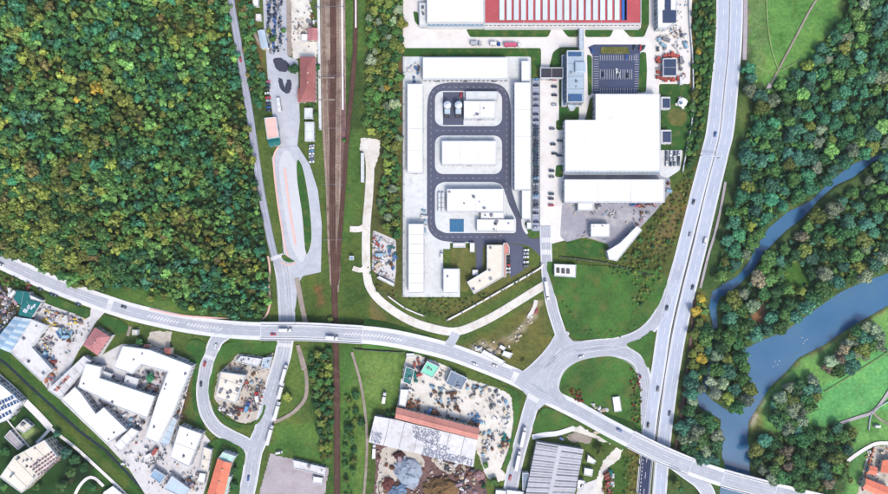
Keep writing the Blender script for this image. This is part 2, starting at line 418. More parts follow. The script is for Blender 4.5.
GROUND_COVER = [   # map polygons with the colour of what grows or lies there
 ((52, 74, 38), FOREST),
 ((78, 108, 62), [(700, -70), (960, -70), (960, 270), (865, 282), (750, 348), (752, 410), (724, 420), (724, 560), (660, 560), (690, 330)]),
 ((106, 160, 82), [(746, -70), (842, -70), (838, 22), (820, 45), (808, 62), (790, 76), (768, 88), (756, 78), (750, 40)]),
 ((112, 150, 88), [(748, -70), (764, -70), (768, 40), (764, 78), (754, 74)]),
 ((102, 128, 70), [(738, 95), (752, 95), (750, 130), (736, 130)]),
 ((132, 128, 110), [(742, -70), (750, -70), (749, 30), (746, 62), (740, 62)]),
 ((118, 176, 96), [(960, 268), (888, 306), (844, 333), (800, 360), (772, 388), (752, 422), (750, 450), (760, 560), (960, 560)]),
 ((108, 186, 110), [(818, 395), (835, 378), (870, 356), (888, 345), (960, 330), (960, 400), (870, 412), (820, 428), (808, 420)]),
 ((130, 140, 80), [(752, 422), (758, 408), (764, 410), (760, 450), (752, 452)]),
 ((226, 216, 196), [(749, 424), (752, 412), (758, 400), (766, 392), (768, 394), (760, 406), (756, 418), (752, 428)]),
 ((150, 150, 100), [(770, 386), (788, 369), (800, 357), (826, 344), (846, 331), (868, 317), (888, 306), (889, 309), (868, 321), (846, 335), (826, 348), (800, 361), (788, 373)]),
 ((96, 150, 84), [(852, 448), (872, 440), (866, 470), (858, 480), (848, 480)]),
 ((70, 100, 56), [(752, 432), (848, 424), (852, 450), (846, 494), (752, 500)]),
 ((150, 118, 92), [(752, 304), (764, 303), (768, 318), (758, 328), (750, 322)]),
 ((74, 120, 52), [(784, 262), (806, 262), (810, 282), (796, 292), (784, 284)]),
 ((52, 130, 62), [(800, 286), (828, 276), (832, 284), (806, 294)]),
 ((98, 80, 62), [(690, 340), (698, 340), (688, 420), (680, 470), (674, 470), (680, 410)]),
 ((140, 130, 62), [(690, 305), (700, 290), (706, 300), (704, 330), (698, 360), (690, 350)]),
 ((120, 118, 104), [(706, 178), (716, 182), (704, 250), (700, 280), (690, 300), (694, 250)]),
 # hill foot clearing
 ((86, 124, 58), [(112, 284), (150, 290), (178, 302), (196, 310), (200, 318), (150, 312), (118, 304), (100, 296)]),
 ((104, 134, 72), [(136, 296), (170, 305), (182, 314), (150, 308)]),
 ((82, 112, 56), [(0, 258), (40, 276), (80, 290), (80, 286), (40, 270), (0, 250)]),
 # rail corridor
 ((86, 122, 60), [(341, -70), (368, -70), (366, 60), (360, 130), (362, 200), (348, 240), (340, 240), (344, 120)]),
 ((70, 96, 52), [(346, 60), (364, 60), (361, 130), (346, 132)]),
 ((124, 100, 76), [(398, 45), (404, 45), (404, 300), (400, 300)]),
 ((98, 104, 60), [(376, 135), (404, 135), (404, 300), (378, 300), (364, 200)]),
 ((84, 110, 52), [(304, 278), (330, 276), (332, 326), (306, 326)]),
 ((128, 96, 66), [(316, 284), (322, 284), (324, 304), (318, 306)]),
 ((80, 108, 52), [(341, 255), (364, 262), (370, 295), (372, 326), (342, 326)]),
 ((120, 116, 74), [(372, 298), (388, 316), (380, 328), (370, 326)]),
 ((110, 114, 64), [(364, 260), (400, 290), (450, 322), (545, 272), (545, 262), (460, 300), (400, 298), (372, 268)]),
 ((106, 142, 70), [(353, 348), (404, 350), (398, 400), (374, 412), (366, 445), (366, 520), (356, 520), (350, 420)]),
 ((118, 152, 80), [(360, 356), (396, 358), (388, 400), (372, 402), (362, 390)]),
 ((84, 128, 62), [(340, 345), (354, 345), (350, 420), (356, 520), (341, 520)]),
 ((70, 104, 50), [(304, 345), (334, 345), (334, 520), (324, 520), (310, 400)]),
 ((90, 132, 64), [(272, 424), (330, 424), (332, 466), (300, 458), (272, 452)]),
 ((96, 126, 62), [(288, 350), (306, 350), (308, 400), (290, 420), (274, 424)]),
 # triangles and loops beside the slip roads
 ((108, 114, 62), [(455, 350), (500, 325), (536, 300), (546, 310), (553, 340), (535, 366), (520, 372), (480, 356)]),
 ((150, 138, 104), [(468, 344), (500, 340), (520, 330), (532, 306), (538, 302), (534, 322), (510, 345), (500, 352), (480, 352)]),
 ((196, 184, 160), [(470, 346), (484, 342), (498, 350), (500, 356), (480, 352)]),
 ((190, 178, 152), [(500, 340), (516, 332), (530, 316), (538, 300), (542, 302), (536, 318), (526, 330), (510, 340)]),
 ((70, 102, 46), [(556, 280), (600, 262), (660, 275), (664, 300), (640, 330), (600, 342), (575, 340), (560, 310)]),
 ((84, 134, 58), [(574, 290), (620, 286), (630, 310), (600, 330), (576, 320)]),
 ((100, 120, 58), [(590, 300), (606, 300), (604, 318), (590, 316)]),
 ((96, 104, 56), [(620, 262), (668, 196), (690, 172), (692, 200), (668, 270), (654, 300), (640, 310), (650, 280)]),
 ((124, 116, 76), [(664, 200), (682, 190), (678, 225), (660, 255), (652, 250)]),
 ((90, 110, 52), [(564, 262), (610, 264), (656, 270), (650, 282), (600, 272), (566, 270)]),
 ((56, 88, 42), [(690, -70), (716, -70), (715, 60), (706, 130), (694, 170), (684, 168), (692, 100)]),
 ((128, 112, 66), [(687, -70), (692, -70), (693, 60), (692, 100), (688, 100)]),
 ((120, 106, 60), [(702, 150), (708, 156), (690, 220), (682, 240), (680, 220)]),
 ((74, 110, 48), [(618, 460), (640, 450), (636, 500), (606, 500), (608, 470)]),
 ((112, 108, 58), [(630, 444), (642, 450), (638, 500), (628, 500)]),
 ((110, 112, 60), [(536, 410), (560, 404), (574, 418), (560, 432), (534, 434)]),
 # bottom left: banks, gardens
 ((62, 104, 46), [(-60, 300), (0, 345), (60, 400), (150, 494), (190, 560), (120, 560), (60, 445), (0, 385), (-60, 340)]),
 ((92, 112, 52), [(0, 372), (20, 388), (60, 426), (126, 490), (128, 480), (60, 416), (24, 384), (0, 362)]),
 ((44, 84, 38), [(0, 400), (26, 400), (52, 428), (90, 466), (126, 500), (0, 560), (-60, 560), (-60, 400)]),
 ((28, 58, 34), [(60, 436), (96, 470), (84, 482), (66, 488), (60, 462), (66, 458)]),
 ((170, 196, 130), [(22, 432), (32, 426), (36, 432), (26, 446), (18, 438)]),
 ((70, 98, 44), [(0, 268), (36, 284), (60, 298), (88, 312), (86, 318), (40, 302), (10, 290), (0, 285)]),
 ((104, 92, 72), [(-20, 282), (14, 288), (24, 300), (18, 312), (-20, 340)]),
 ((112, 88, 66), [(176, 372), (192, 366), (188, 400), (184, 424), (174, 420)]),
 ((62, 100, 42), [(228, 452), (244, 450), (246, 460), (240, 494), (226, 510), (214, 450)]),
 ((120, 104, 72), [(230, 0), (250, 0), (262, 50), (266, 80), (258, 80), (246, 40)]),
 ((60, 90, 46), [(236, 0), (250, 10), (258, 60), (266, 90), (264, 130), (256, 130), (244, 70)]),
]
U2, V2 = warp(U, V)
for c, p in GROUND_COVER:
    COLR[npip(U2, V2, p)] = C(*c)[:3]
ri = ndist(U, V, RIVER); COLR[npip(U, V, RIVER)] = C(70, 70, 56)[:3]
for _ in range(2):
    A = COLR.copy(); A[1:-1, 1:-1] = (COLR[1:-1, 1:-1] * 2 + COLR[:-2, 1:-1] + COLR[2:, 1:-1] + COLR[1:-1, :-2] + COLR[1:-1, 2:]) / 6; COLR = A
nv, nu = U.shape
XY = np.stack([(U - 444) * S, (247 - V) * S, GZ], -1).reshape(-1, 3)
idx = np.arange(nv * nu).reshape(nv, nu)
quads = np.stack([idx[1:, :-1], idx[1:, 1:], idx[:-1, 1:], idx[:-1, :-1]], -1).reshape(-1, 4)
def np_mesh(name, verts, faces, mats):
    me = bpy.data.meshes.new(name); n = faces.shape[1]
    me.vertices.add(len(verts)); me.vertices.foreach_set('co', np.asarray(verts, np.float32).ravel())
    me.loops.add(faces.size); me.loops.foreach_set('vertex_index', faces.ravel().astype(np.int32))
    me.polygons.add(len(faces)); me.polygons.foreach_set('loop_start', np.arange(0, faces.size, n, dtype=np.int32))
    me.polygons.foreach_set('loop_total', np.full(len(faces), n, np.int32))
    for m in mats: me.materials.append(M[m])
    me.update(calc_edges=True); return me
def set_tint(me, cols):
    at = me.attributes.new('tint', 'FLOAT_COLOR', 'POINT')
    a = np.ones((len(me.vertices), 4), np.float32); a[:, :3] = cols; at.data.foreach_set('color', a.ravel())
gm = bpy.data.materials.new('ground'); gm.use_nodes = True; t = gm.node_tree; b = t.nodes['Principled BSDF']
b.inputs['Roughness'].default_value = 0.95; b.inputs['Specular IOR Level'].default_value = 0.1
at = N(t, 'ShaderNodeAttribute', attribute_name='tint').outputs['Color']
c = mix(t, 1.0, at, ramp(t, noise(t, 0.045, 6, 0.65), [(0.3, (0.55, 0.66, 0.55, 1)), (0.5, G(1)), (0.72, (1.5, 1.25, 1.1, 1))]), 'MULTIPLY')
c = mix(t, 1.0, c, ramp(t, noise(t, 0.35, 6, 0.78), [(0.3, G(0.5)), (0.7, (1.35, 1.3, 1.25, 1))]), 'MULTIPLY')
c = mix(t, ramp(t, noise(t, 0.11, 5, 0.7), [(0.56, G(0)), (0.74, G(0.5))]), c, C(134, 118, 76))
t.links.new(c, b.inputs['Base Color'])
bp = N(t, 'ShaderNodeBump'); bp.inputs['Strength'].default_value = 0.7; bp.inputs['Distance'].default_value = 0.6
t.links.new(noise(t, 0.9, 4, 0.8), bp.inputs['Height']); t.links.new(bp.outputs[0], b.inputs['Normal'])
MATS['ground'] = gm
gme = np_mesh('ground', XY, quads, ['ground']); set_tint(gme, COLR.reshape(-1, 3))
gme.polygons.foreach_set('use_smooth', np.ones(len(quads), bool))
go = bpy.data.objects.new('ground', gme); COL.objects.link(go); go['kind'] = 'structure'
# water
wm = bpy.data.materials.new('water'); wm.use_nodes = True; t = wm.node_tree; b = t.nodes['Principled BSDF']
b.inputs['Roughness'].default_value = 0.16; b.inputs['IOR'].default_value = 1.33
t.links.new(ramp(t, noise(t, 0.02, 4), [(0.3, C(48, 104, 146)), (0.5, C(62, 114, 156)), (0.7, C(76, 120, 152))]), b.inputs['Base Color'])
bp = N(t, 'ShaderNodeBump'); bp.inputs['Strength'].default_value = 0.25; bp.inputs['Distance'].default_value = 0.1
t.links.new(noise(t, 0.8, 3), bp.inputs['Height']); t.links.new(bp.outputs[0], b.inputs['Normal'])
MATS['water'] = wm
mat('ditch_water', C(36, 44, 60), 0.15, 0.1)
bb = MB(); bb.face([(x, y, -1.3) for x, y in WP([(690, 100), (980, 100), (980, 580), (690, 580)])])
bb.build('river', 'water')['kind'] = 'structure'
dr = Rib(DITCH); bb = MB(); dr.strip(bb, -1.9, 1.9, -1.2); bb.build('stream', 'ditch_water')['kind'] = 'structure'

# ------------------------------------------------------------------ yards and paved areas (sheets, painter's order)
sheet('compound_ground', [(402.5, 56.5), (531, 56.5), (531, 232), (523, 236), (512, 243), (450, 243), (450, 249), (443, 249), (443, 268), (460, 268), (460, 297), (402.5, 297)], 'concrete')
sheet('access_yard', [(403, -30), (700, -30), (692, 0), (690, 84), (660, 84), (660, 94), (596, 94), (590, 98), (585, 120), (565, 120), (564, 205), (566, 240), (551, 244), (540, 244), (540, 57), (541, 48), (403, 48)], 'concrete_white')
sheet('yard', [(564, 172), (664, 174), (670, 178), (671, 192), (655, 212), (640, 228), (612, 262), (608, 244), (585, 237), (566, 242), (560, 236)], 'asphalt_yard')
sheet('yard', [(660, 150), (683, 150), (680, 170), (668, 178), (660, 176)], 'concrete')
sheet('scrap_yard', [(42, 302), (66, 311), (88, 318), (92, 306), (106, 311), (96, 322), (86, 340), (78, 352), (62, 385), (50, 392), (41, 381), (52, 369), (32, 347), (47, 326), (33, 320)], 'concrete_yard')
sheet('factory_yard', [(86, 358), (100, 356), (122, 344), (150, 345), (195, 362), (186, 395), (178, 425), (203, 432), (214, 446), (208, 480), (200, 505), (152, 505), (127, 466), (104, 442), (60, 400), (80, 372)], 'concrete_yard')
sheet('gravel_plot', [(150, 332), (162, 331), (172, 332), (170, 348), (158, 348), (147, 341)], 'gravel_beige')
sheet('gravel_plot', [(231, 362), (238, 354), (250, 355), (265, 357), (274, 353), (270, 372), (266, 392), (262, 410), (257, 420), (246, 424), (234, 420), (222, 408), (214, 398), (218, 374)], 'gravel_beige')
sheet('gravel_yard', [(291, -30), (309, -30), (311, 30), (318, 40), (317, 58), (298, 58), (293, 60), (290, 20)], 'gravel_white')
sheet('dirt_strip', [(285, -30), (291, -30), (292, 56), (287, 56)], 'dirt')
sheet('station_yard', [(262, -30), (286, -30), (287, 56), (298, 60), (299, 100), (300, 120), (297, 150), (278, 150), (272, 110), (268, 80), (266, 52), (264, 30)], 'asphalt')
sheet('dirt_plot', [(270, 454), (282, 457), (296, 460), (329, 468), (323, 505), (256, 505)], 'dirt_lavender')
sheet('works_yard', [(408, 352), (437, 362), (450, 368), (470, 380), (497, 388), (511, 396), (514, 420), (508, 455), (500, 470), (488, 468), (476, 452), (478, 430), (440, 419), (397, 408), (400, 388), (404, 366)], 'gravel_white')
sheet('works_yard', [(374, 440), (470, 466), (486, 476), (488, 505), (372, 505), (376, 470)], 'soil_brown')
sheet('gravel_patch', [(382, 450), (394, 448), (404, 454), (398, 470), (396, 490), (386, 505), (376, 505), (378, 474)], 'gravel_beige', True)
sheet('gravel_patch', [(402, 450), (420, 454), (424, 466), (410, 464)], 'gravel_beige', True)
sheet('gravel_patch', [(432, 458), (446, 462), (456, 470), (450, 474), (436, 466)], 'gravel_beige', True)
sheet('gravel_patch', [(478, 446), (492, 462), (502, 470), (506, 480), (490, 480), (482, 466)], 'gravel_white', True)
sheet('storage_yard', [(373, 230), (396, 240), (396, 272), (394, 286), (372, 270)], 'concrete_yard')
sheet('yard', [(578, 486), (600, 478), (604, 494), (604, 505), (574, 505)], 'concrete_yard')
sheet('yard', [(865, 462), (875, 446), (960, 446), (960, 505), (855, 505)], 'gravel_beige')
sheet('path', [(596, 480), (603, 462), (612, 452), (618, 446), (600, 441), (588, 436), (574, 432), (572, 427), (580, 426), (602, 438), (624, 446), (620, 458), (608, 468), (602, 484), (600, 505), (590, 505)], 'gravel_white')
sheet('dirt_plot', [(566, 436), (576, 432), (592, 438), (590, 444), (570, 442)], 'dirt')
sheet('gravel_plot', [(368, 138), (380, 140), (380, 152), (374, 170), (370, 160), (360, 150), (361, 138)], 'gravel_white')
sheet('plot', [(480, 243), (512, 243), (524, 246), (530, 272), (500, 290), (478, 292), (476, 246)], 'grass_olive')
sheet('lawn', [(451, 249), (477, 247), (478, 280), (466, 292), (461, 292), (460, 268), (451, 268)], 'grass_olive')
for q in (('lawn', [(403, 48), (541, 48), (541, 66), (537, 68), (531, 80), (531, 56.5), (403, 56.5)]),
          ('lawn', [(466, 29), (536, 29), (552, 28), (548, 37), (470, 37)]), ('lawn', [(561, 28), (578, 29), (578, 37), (568, 37)]),
          ('lawn', [(585, 29), (614, 29), (610, 37), (585, 37)]), ('lawn', [(622, 28), (641, 29), (641, -30), (649, -30), (649, 24), (644, 37), (630, 37)]),
          ('lawn', [(413, 11), (418, 12), (419, 26), (415, 22)]),
          ('lawn', [(549, 68), (553, 52), (560, 47), (579, 47), (579, 120), (566, 120), (559, 130), (559, 80)]),
          ('lawn', [(587, 54), (592, 56), (592, 94), (588, 96)]), ('lawn', [(640, 52), (646, 52), (647, 70), (646, 92), (638, 93)]),
          ('lawn', [(659, 84), (690, 84), (690, 120), (686, 150), (660, 150)]), ('lawn', [(556, 120), (563, 120), (563, 130), (556, 130)]),
          ('lawn', [(556, 165), (563, 165), (563, 177), (555, 177)]), ('lawn', [(524, 222), (540, 222), (540, 234), (530, 238)]),
          ('lawn', [(566, 243), (582, 239), (606, 244), (608, 256), (590, 258), (566, 254)])):
    sheet(q[0], q[1], 'grass_lawn')
sheet('dirt_circle', [(677 + 10 * math.cos(a * .4), 117 + 9 * math.sin(a * .4)) for a in range(16)], 'grass_olive')
sheet('car_park', [(588, 47), (594, 44.5), (641, 44.5), (645, 48), (640, 52), (638, 93.5), (592.5, 93.5), (592.5, 56)], 'asphalt_carpark')
sheet('car_park_strip', [(532, 78), (539.5, 78), (539.5, 231), (532, 231)], 'asphalt_grey')
sheet('car_park_apron', [(509, 243), (523, 246), (525, 258), (524, 270), (510, 278)], 'asphalt_dark')
sheet('asphalt_patch', [(273, 59), (281, 58), (289, 64), (288, 70), (284, 72), (276, 69)], 'asphalt_patch', True)
sheet('asphalt_patch', [(279, 78), (283, 80), (285, 88), (287, 80), (291, 80), (291, 90), (286, 94), (279, 86)], 'asphalt_patch', True)
# test loop of dark asphalt with three concrete islands
sheet('loop_road', rounded([(427, 110), (428, 96), (434, 86), (446, 82.5), (490, 82.5), (502, 85), (509, 94), (511, 110), (511, 188), (516, 204), (521, 218), (522, 228), (530, 240), (546, 236), (546, 262), (530, 246), (512, 243), (483, 243), (482.5, 270), (476, 270), (476, 242), (450, 242), (438, 240), (429, 232), (427, 220)], 7, 6), 'asphalt_dark')
def rrect(x0, y0, x1, y1, r, n=5):
    out = []
    for cx, cy, a0 in ((x1 - r, y0 + r, -90), (x1 - r, y1 - r, 0), (x0 + r, y1 - r, 90), (x0 + r, y0 + r, 180)):
        out += [(cx + r * math.cos(R(a0 + 90 * i / n)), cy + r * math.sin(R(a0 + 90 * i / n))) for i in range(n + 1)]
    return out
I1 = island('loop_island', rrect(435, 91, 502, 126, 8), 'concrete', False)
I2 = island('loop_island', rrect(435, 135.5, 502, 174, 8), 'concrete', False)
I3 = island('loop_island', [(443, 182), (494, 182), (501, 184), (504, 190), (509, 205), (516, 219), (516, 233), (445, 233), (437, 229), (435, 222), (435, 190), (437, 185)], 'concrete', False)
ZC[0] += 0.13
sheet('asphalt_apron', [(443, 92), (463.5, 92), (463.5, 125), (443, 125)], 'asphalt_dark')
lp = Rib(rrect(431, 87, 506.5, 237, 12, 6) + [(494.5, 87)], smooth=False); bb = MB(); z = Z(); lp.dashes(bb, 0, 0.35, 2.2, 2.6, z)
for v in (130.7, 178):
    Rib([(436, v), (502, v)]).dashes(bb, 0, 0.35, 2.2, 2.6, z)
bb.build('lane_marking', 'paint_faded')['kind'] = 'structure'

# ------------------------------------------------------------------ roads
def interp(x, T):
    for (a, p), (b_, q) in zip(T, T[1:]):
        if x <= b_: return p if x <= a else p + (q - p) * (lambda t: t * t * (3 - 2 * t))((x - a) / (b_ - a))
    return T[-1][1]
mh = lambda u, v=0: interp(u, [(-60, 0), (196, 0), (272, 6), (362, 6), (448, 0), (566, 0), (638, 6.5), (705, 6.5), (800, 5), (950, 5)])
main = Rib([(-40, 244), (0, 260), (39, 278), (79, 294), (110, 305), (140, 314), (193, 325), (245, 330.5), (300, 331.5), (333, 333), (385, 337), (440, 349), (473, 360), (517, 378), (544, 394), (580, 412), (613, 430), (665, 456), (720, 477), (781, 493), (840, 507)], mh)
hw_l = Rib([(722, -40), (723, 0), (722, 40), (718, 85), (713, 130), (708, 152), (698, 190), (690.5, 220), (683, 250), (673, 290), (664, 330), (658, 370), (651.5, 410), (647, 450), (643, 494), (640, 530)])
hw_r = Rib([(735, -40), (736, 0), (735, 40), (731.5, 85), (727, 130), (722, 152), (713, 190), (706, 220), (699, 250), (689, 290), (680, 330), (673, 370), (667.5, 410), (663, 450), (659.5, 494), (656, 530)])
forest_road = Rib([(228, -40), (231, 0), (236, 30), (243, 72), (250, 115), (255, 150), (261, 190), (267, 222), (273, 250), (277, 262), (280, 272)])
mid_road = Rib([(280, 255), (284, 275), (286, 300), (287, 325), (284, 350), (280, 366), (270, 398), (262, 432), (255, 450)])
south_road = Rib([(262, 432), (256, 446), (252.5, 462), (250, 478), (245, 500), (240, 520)])
def slip_h(u, v): return max(0.0, mh(u) * (1 - min(1, max(0, (v - 332) / 26))))
slip = Rib([(226, 333), (217, 340), (211, 354), (206, 368), (203.5, 384), (203.5, 398), (207, 414), (217, 428), (232, 437), (246, 444), (253, 452)], slip_h)
access = Rib([(366, 140), (370, 165), (369, 195), (366.5, 225), (366, 250), (367, 274), (371, 289), (384, 304), (411, 321), (440, 330), (459, 331), (480, 323), (499, 313), (525, 297), (546, 284)])
gate_road = Rib([(545.5, 226), (545.7, 240), (547, 270), (549, 290), (553, 310), (560, 332), (566, 350)])
ramp_up = Rib([(548, 372), (556, 360), (570, 350), (594, 346), (618, 343.5), (639, 336), (654, 323), (665, 304), (673, 284), (679, 264)])
loop_in = Rib([(562, 402), (554, 392), (553, 380), (560, 366), (574, 357), (594, 351.5), (610, 350), (626, 353), (638, 361), (643, 372), (646, 392), (644, 425)])
west_leg = Rib([(564, 330), (558, 342), (548, 356), (534, 370), (524, 378)])
south_leg = Rib([(536, 392), (530, 410), (526, 425), (519, 450), (513, 475), (508, 505)])
tail_h = lambda u, v: interp(v, [(462, 6.5), (500, 5)])
off_ramp = Rib([(672, 461), (688, 473), (700, 482), (708, 494), (712, 510)], tail_h)
station_lane = Rib([(298, 60), (299, 110), (302, 145), (309, 168), (316, 195), (319, 225), (319, 262)])
bus_w = Rib([(276, 150), (277, 165), (280, 195), (285, 225), (291, 252), (297, 266)])
link = Rib([(456, 333), (452, 341), (446, 347)])
ROADS = [('forest_road', forest_road, 7, 0, 'asphalt_grey'), ('road', mid_road, 14, 2.4, 'asphalt'), ('road', south_road, 14, 2.4, 'asphalt'), ('road', slip, 11.5, 2.2, 'asphalt'),
         ('dirt_road', access, 7.6, .6, 'gravel_white'), ('road', gate_road, 10, 1.5, 'asphalt'), ('road', ramp_up, 11, 2, 'asphalt'), ('road', loop_in, 11, 2, 'asphalt'), ('road', west_leg, 11, 1.6, 'asphalt'),
         ('road', south_leg, 12, 2.4, 'asphalt'), ('road', link, 9, 0, 'asphalt'), ('highway', hw_l, 11.5, 2.2, 'asphalt_highway'), ('highway', hw_r, 11.5, 2.2, 'asphalt_highway'),
         ('road', off_ramp, 12, 2, 'asphalt'), ('road', main, 10.5, 7, 'asphalt')]
# station forecourt and junction pads
for n, rb, w, sh, m in ROADS:      # pavements and hard shoulders below all carriageways
    if sh:
        bb = MB(); hw = (w + sh) * S / 2; rb.strip(bb, -hw, hw, Z()); bb.build('pavement', 'pavement')['kind'] = 'structure'
sheet('junction', [(512, 368), (526, 372), (540, 364), (552, 348), (556, 334), (566, 334), (573, 341), (590, 341), (600, 348), (590, 354), (574, 359), (560, 368), (554, 380), (556, 392), (566, 402), (570, 414), (556, 406), (546, 403), (538, 410), (524, 410), (527, 396), (520, 388), (510, 380)], 'asphalt')
sheet('station_forecourt', [(277, 148), (298, 146), (310, 165), (318, 190), (322, 225), (321, 272), (312, 274), (303, 276), (298, 284), (296, 305), (293, 320), (280, 318), (277, 290), (276, 262), (284, 256), (282, 235), (277, 200), (272, 158)], 'asphalt')
for n, rb, w, sh, m in ROADS:
    bb = MB(); rb.strip(bb, -w * S / 2, w * S / 2, Z()); o = bb.build(n, m); o['kind'] = 'structure'; rb.obj = o
sheet('bus_lane', [(286, 150), (293, 158), (300, 180), (304, 220), (306, 252), (301, 262), (291, 244), (285, 215), (280, 180), (280, 160)], 'asphalt_light', True)
# wheel tracks worn into the lanes
for rb, offs in ((main, (-2.9, -1.1, 1.1, 2.9)), (mid_road, (-3.6, -1.6, 1.6, 3.6)), (south_road, (-3.6, -1.6, 1.6, 3.6)), (slip, (-2.9, -1.1, 1.1, 2.9)), (ramp_up, (-2.6, -.9, .9, 2.6)), (loop_in, (-2.6, -.9, .9, 2.6)), (south_leg, (-2.9, -1.1, 1.1, 2.9)), (gate_road, (-2.6, -.9, .9, 2.6)), (west_leg, (-2.6, -.9, .9, 2.6)), (hw_l, (-2.6, -1, 1.3, 3)), (hw_r, (-2.6, -1, 1.3, 3)), (forest_road, (-1.2, 1.2)), (off_ramp, (-2.4, 0, 2.4))):
    bb = MB(); z = Z()
    for o in offs: rb.strip(bb, o - .5, o + .5, z)
    bb.build('wheel_track', 'wheel_track_highway' if rb in (hw_l, hw_r) else 'wheel_track', rb.obj)
sheet('road_resurfaced', [(640.5, 452), (652.5, 458), (648.5, 505), (636, 505)], 'asphalt_new')
# lane markings, one mesh for each road
MK = Z()
def marks(rb, fn, z=None):
    bb = MB(); fn(bb, MK if z is None else z)
    if bb.f: bb.build('lane_marking', 'paint', rb.obj)
def hatch(rb, bb, s0, s1, w, z, gap=2.6):
    s = s0
    while s < s1:
        a, b_ = rb.at(s, -w / 2, z), rb.at(s + 1.8, w / 2, z); c_, d = rb.at(s + 2.7, w / 2, z), rb.at(s + 0.9, -w / 2, z)
        bb.face([a, d, c_, b_]); s += gap
def m_main(bb, z):
    sa = lambda u: main.s[min(range(len(main.px)), key=lambda i: abs(main.px[i][0] - u))]
    main.dashes(bb, 0, 0.2, 3, 5, z, 0, sa(145)); main.dashes(bb, 0.1, 0.2, 3, 5, z, sa(225), sa(340)); main.dashes(bb, 0, 0.2, 3, 4, z, sa(405), sa(505)); main.dashes(bb, 0, 0.2, 3, 4, z, sa(575), main.L)
    for o in (-3.9, 3.9):
        main.strip(bb, o - .12, o + .12, z, 0, sa(98)); main.strip(bb, o - .12, o + .12, z, sa(118), sa(205)); main.strip(bb, o - .12, o + .12, z, sa(232), sa(450)); main.strip(bb, o - .12, o + .12, z, sa(575), sa(676))
    hatch(main, bb, sa(148), sa(178), 2.4, z); hatch(main, bb, sa(188), sa(216), 2.4, z); hatch(main, bb, sa(345), sa(402), 2.2, z)
    for u in (110, 515):
        for k in range(-4, 5): main.strip(bb, k * 0.9 - .3, k * 0.95 + .3, z, sa(u) - 2.2, sa(u) + 2.2)
marks(main, m_main)
def m_hw(rb, last=None):
    def f(bb, z):
        rb.dashes(bb, 0.4, 0.3, 5, 8, z); rb.strip(bb, -4.3, -4.05, z); rb.strip(bb, 4.1, 4.35, z)
        if rb is hw_l: rb.dashes(bb, -2.6, 0.4, 1.5, 1.5, z, rb.s_at(647, 458))
    return f
marks(hw_l, m_hw(hw_l)); marks(hw_r, m_hw(hw_r))
for rb, o in ((slip, 4.2), (mid_road, 5.0), (south_road, 5.0), (ramp_up, 3.9), (loop_in, 3.9), (west_leg, 3.9), (south_leg, 4.3), (gate_road, 3.7)):
    def f(bb, z, rb=rb, o=o):
        a, e = 14, rb.L - 12
        rb.dashes(bb, 0, 0.18, 2.4, 3.4, z, a, e)
        for q in (-o, o): rb.strip(bb, q - .1, q + .1, z, a, e)
    marks(rb, f)
def zebra(u, v, ang, wid, ln, n):
    """n bars of a crossing centred at map pixel u,v; bars run along ang"""
    bb = MB(); x, y = W(u, v, mh(u) if abs(v - 331) < 8 else 0); ca, sa = math.cos(R(ang)), math.sin(R(ang)); pitch = wid / n; zz = MK + 0.006
    for i in range(n):
        o = (i - (n - 1) / 2) * pitch; p = pitch * 0.3
        bb.face([(x + a * ca - b_ * sa, y + a * sa + b_ * ca, zz) for a, b_ in ((-ln / 2, o - p), (ln / 2, o - p), (ln / 2, o + p), (-ln / 2, o + p))])
    bb.build('zebra_crossing', 'paint')['kind'] = 'structure'
zebra(209.5, 357, 70, 9, 3.4, 10); zebra(277, 257, -70, 11, 3, 10); zebra(285, 345, 85, 11, 3, 10); zebra(546, 240, 90, 7.5, 4, 6); zebra(546, 252, 90, 7.5, 4, 6); zebra(533, 398, 60, 10, 4, 8)
for q in ([(541, 371), (552, 357), (557, 354), (554, 362)], [(572, 351.5), (588, 348), (604, 347), (604, 348.6), (588, 350)], [(529, 381), (540, 388), (548, 394), (538, 390)]):
    sheet('lane_marking', q, 'paint_faded')
# green islands beside the roads
ZC[0] = MK + 0.03
island('planted_island', [(297, 160), (302, 164), (307, 185), (311, 215), (312, 240), (308, 254), (305, 250), (302, 215), (297, 180)], 'grass_lawn')
island('planted_island', [(281, 256), (285, 254), (292, 259), (296, 261), (290, 263), (284, 261)], 'grass_lawn')
island('verge', [(186, 352), (187, 343), (193, 339), (199, 339), (206, 344), (206, 352), (201, 364), (197, 384), (197, 402), (202, 420), (205, 432), (200, 430), (195, 415), (192, 396), (193, 372), (190, 362)], 'grass_lawn', kerb=False)
island('verge', [(215, 360), (222, 346), (234, 341), (252, 339), (270, 341), (278, 342), (272, 352), (262, 356), (240, 353), (228, 362), (221, 366), (216, 374), (212, 392), (214, 404), (224, 416), (236, 422), (250, 424), (260, 416), (264, 404), (266, 408), (260, 422), (246, 428), (232, 427), (218, 417), (210, 402), (209, 384)], 'grass_island', kerb=False)
island('verge', [(99, 322), (104, 314), (118, 318), (129, 325), (128, 332), (118, 337), (112, 332)], 'grass_lawn', False, kerb=False)
island('verge', [(40, 294), (46, 292), (60, 298), (82, 307), (91, 309), (91, 317), (86, 319), (66, 310), (46, 303)], 'grass_lawn', False, kerb=False)
island('verge', [(206, 446), (212, 440), (222, 438), (236, 444), (244, 450), (246, 458), (242, 475), (238, 500), (226, 500), (230, 470), (208, 452)], 'grass_lawn', kerb=False)
island('loop_green', [(560, 392), (560, 380), (566, 369), (578, 361), (594, 357), (612, 356), (628, 362), (636, 372), (640, 388), (641, 420), (641, 432), (630, 427), (600, 412), (576, 400)], 'grass_island')
island('verge', [(532, 428), (538, 412), (545, 408), (556, 410), (570, 418), (578, 424), (566, 428), (550, 431), (538, 434)], 'grass_island', kerb=False)
island('verge', [(626, 345), (640, 338), (652, 330), (655, 338), (650, 362), (647, 368), (640, 355)], 'grass_island', kerb=False)
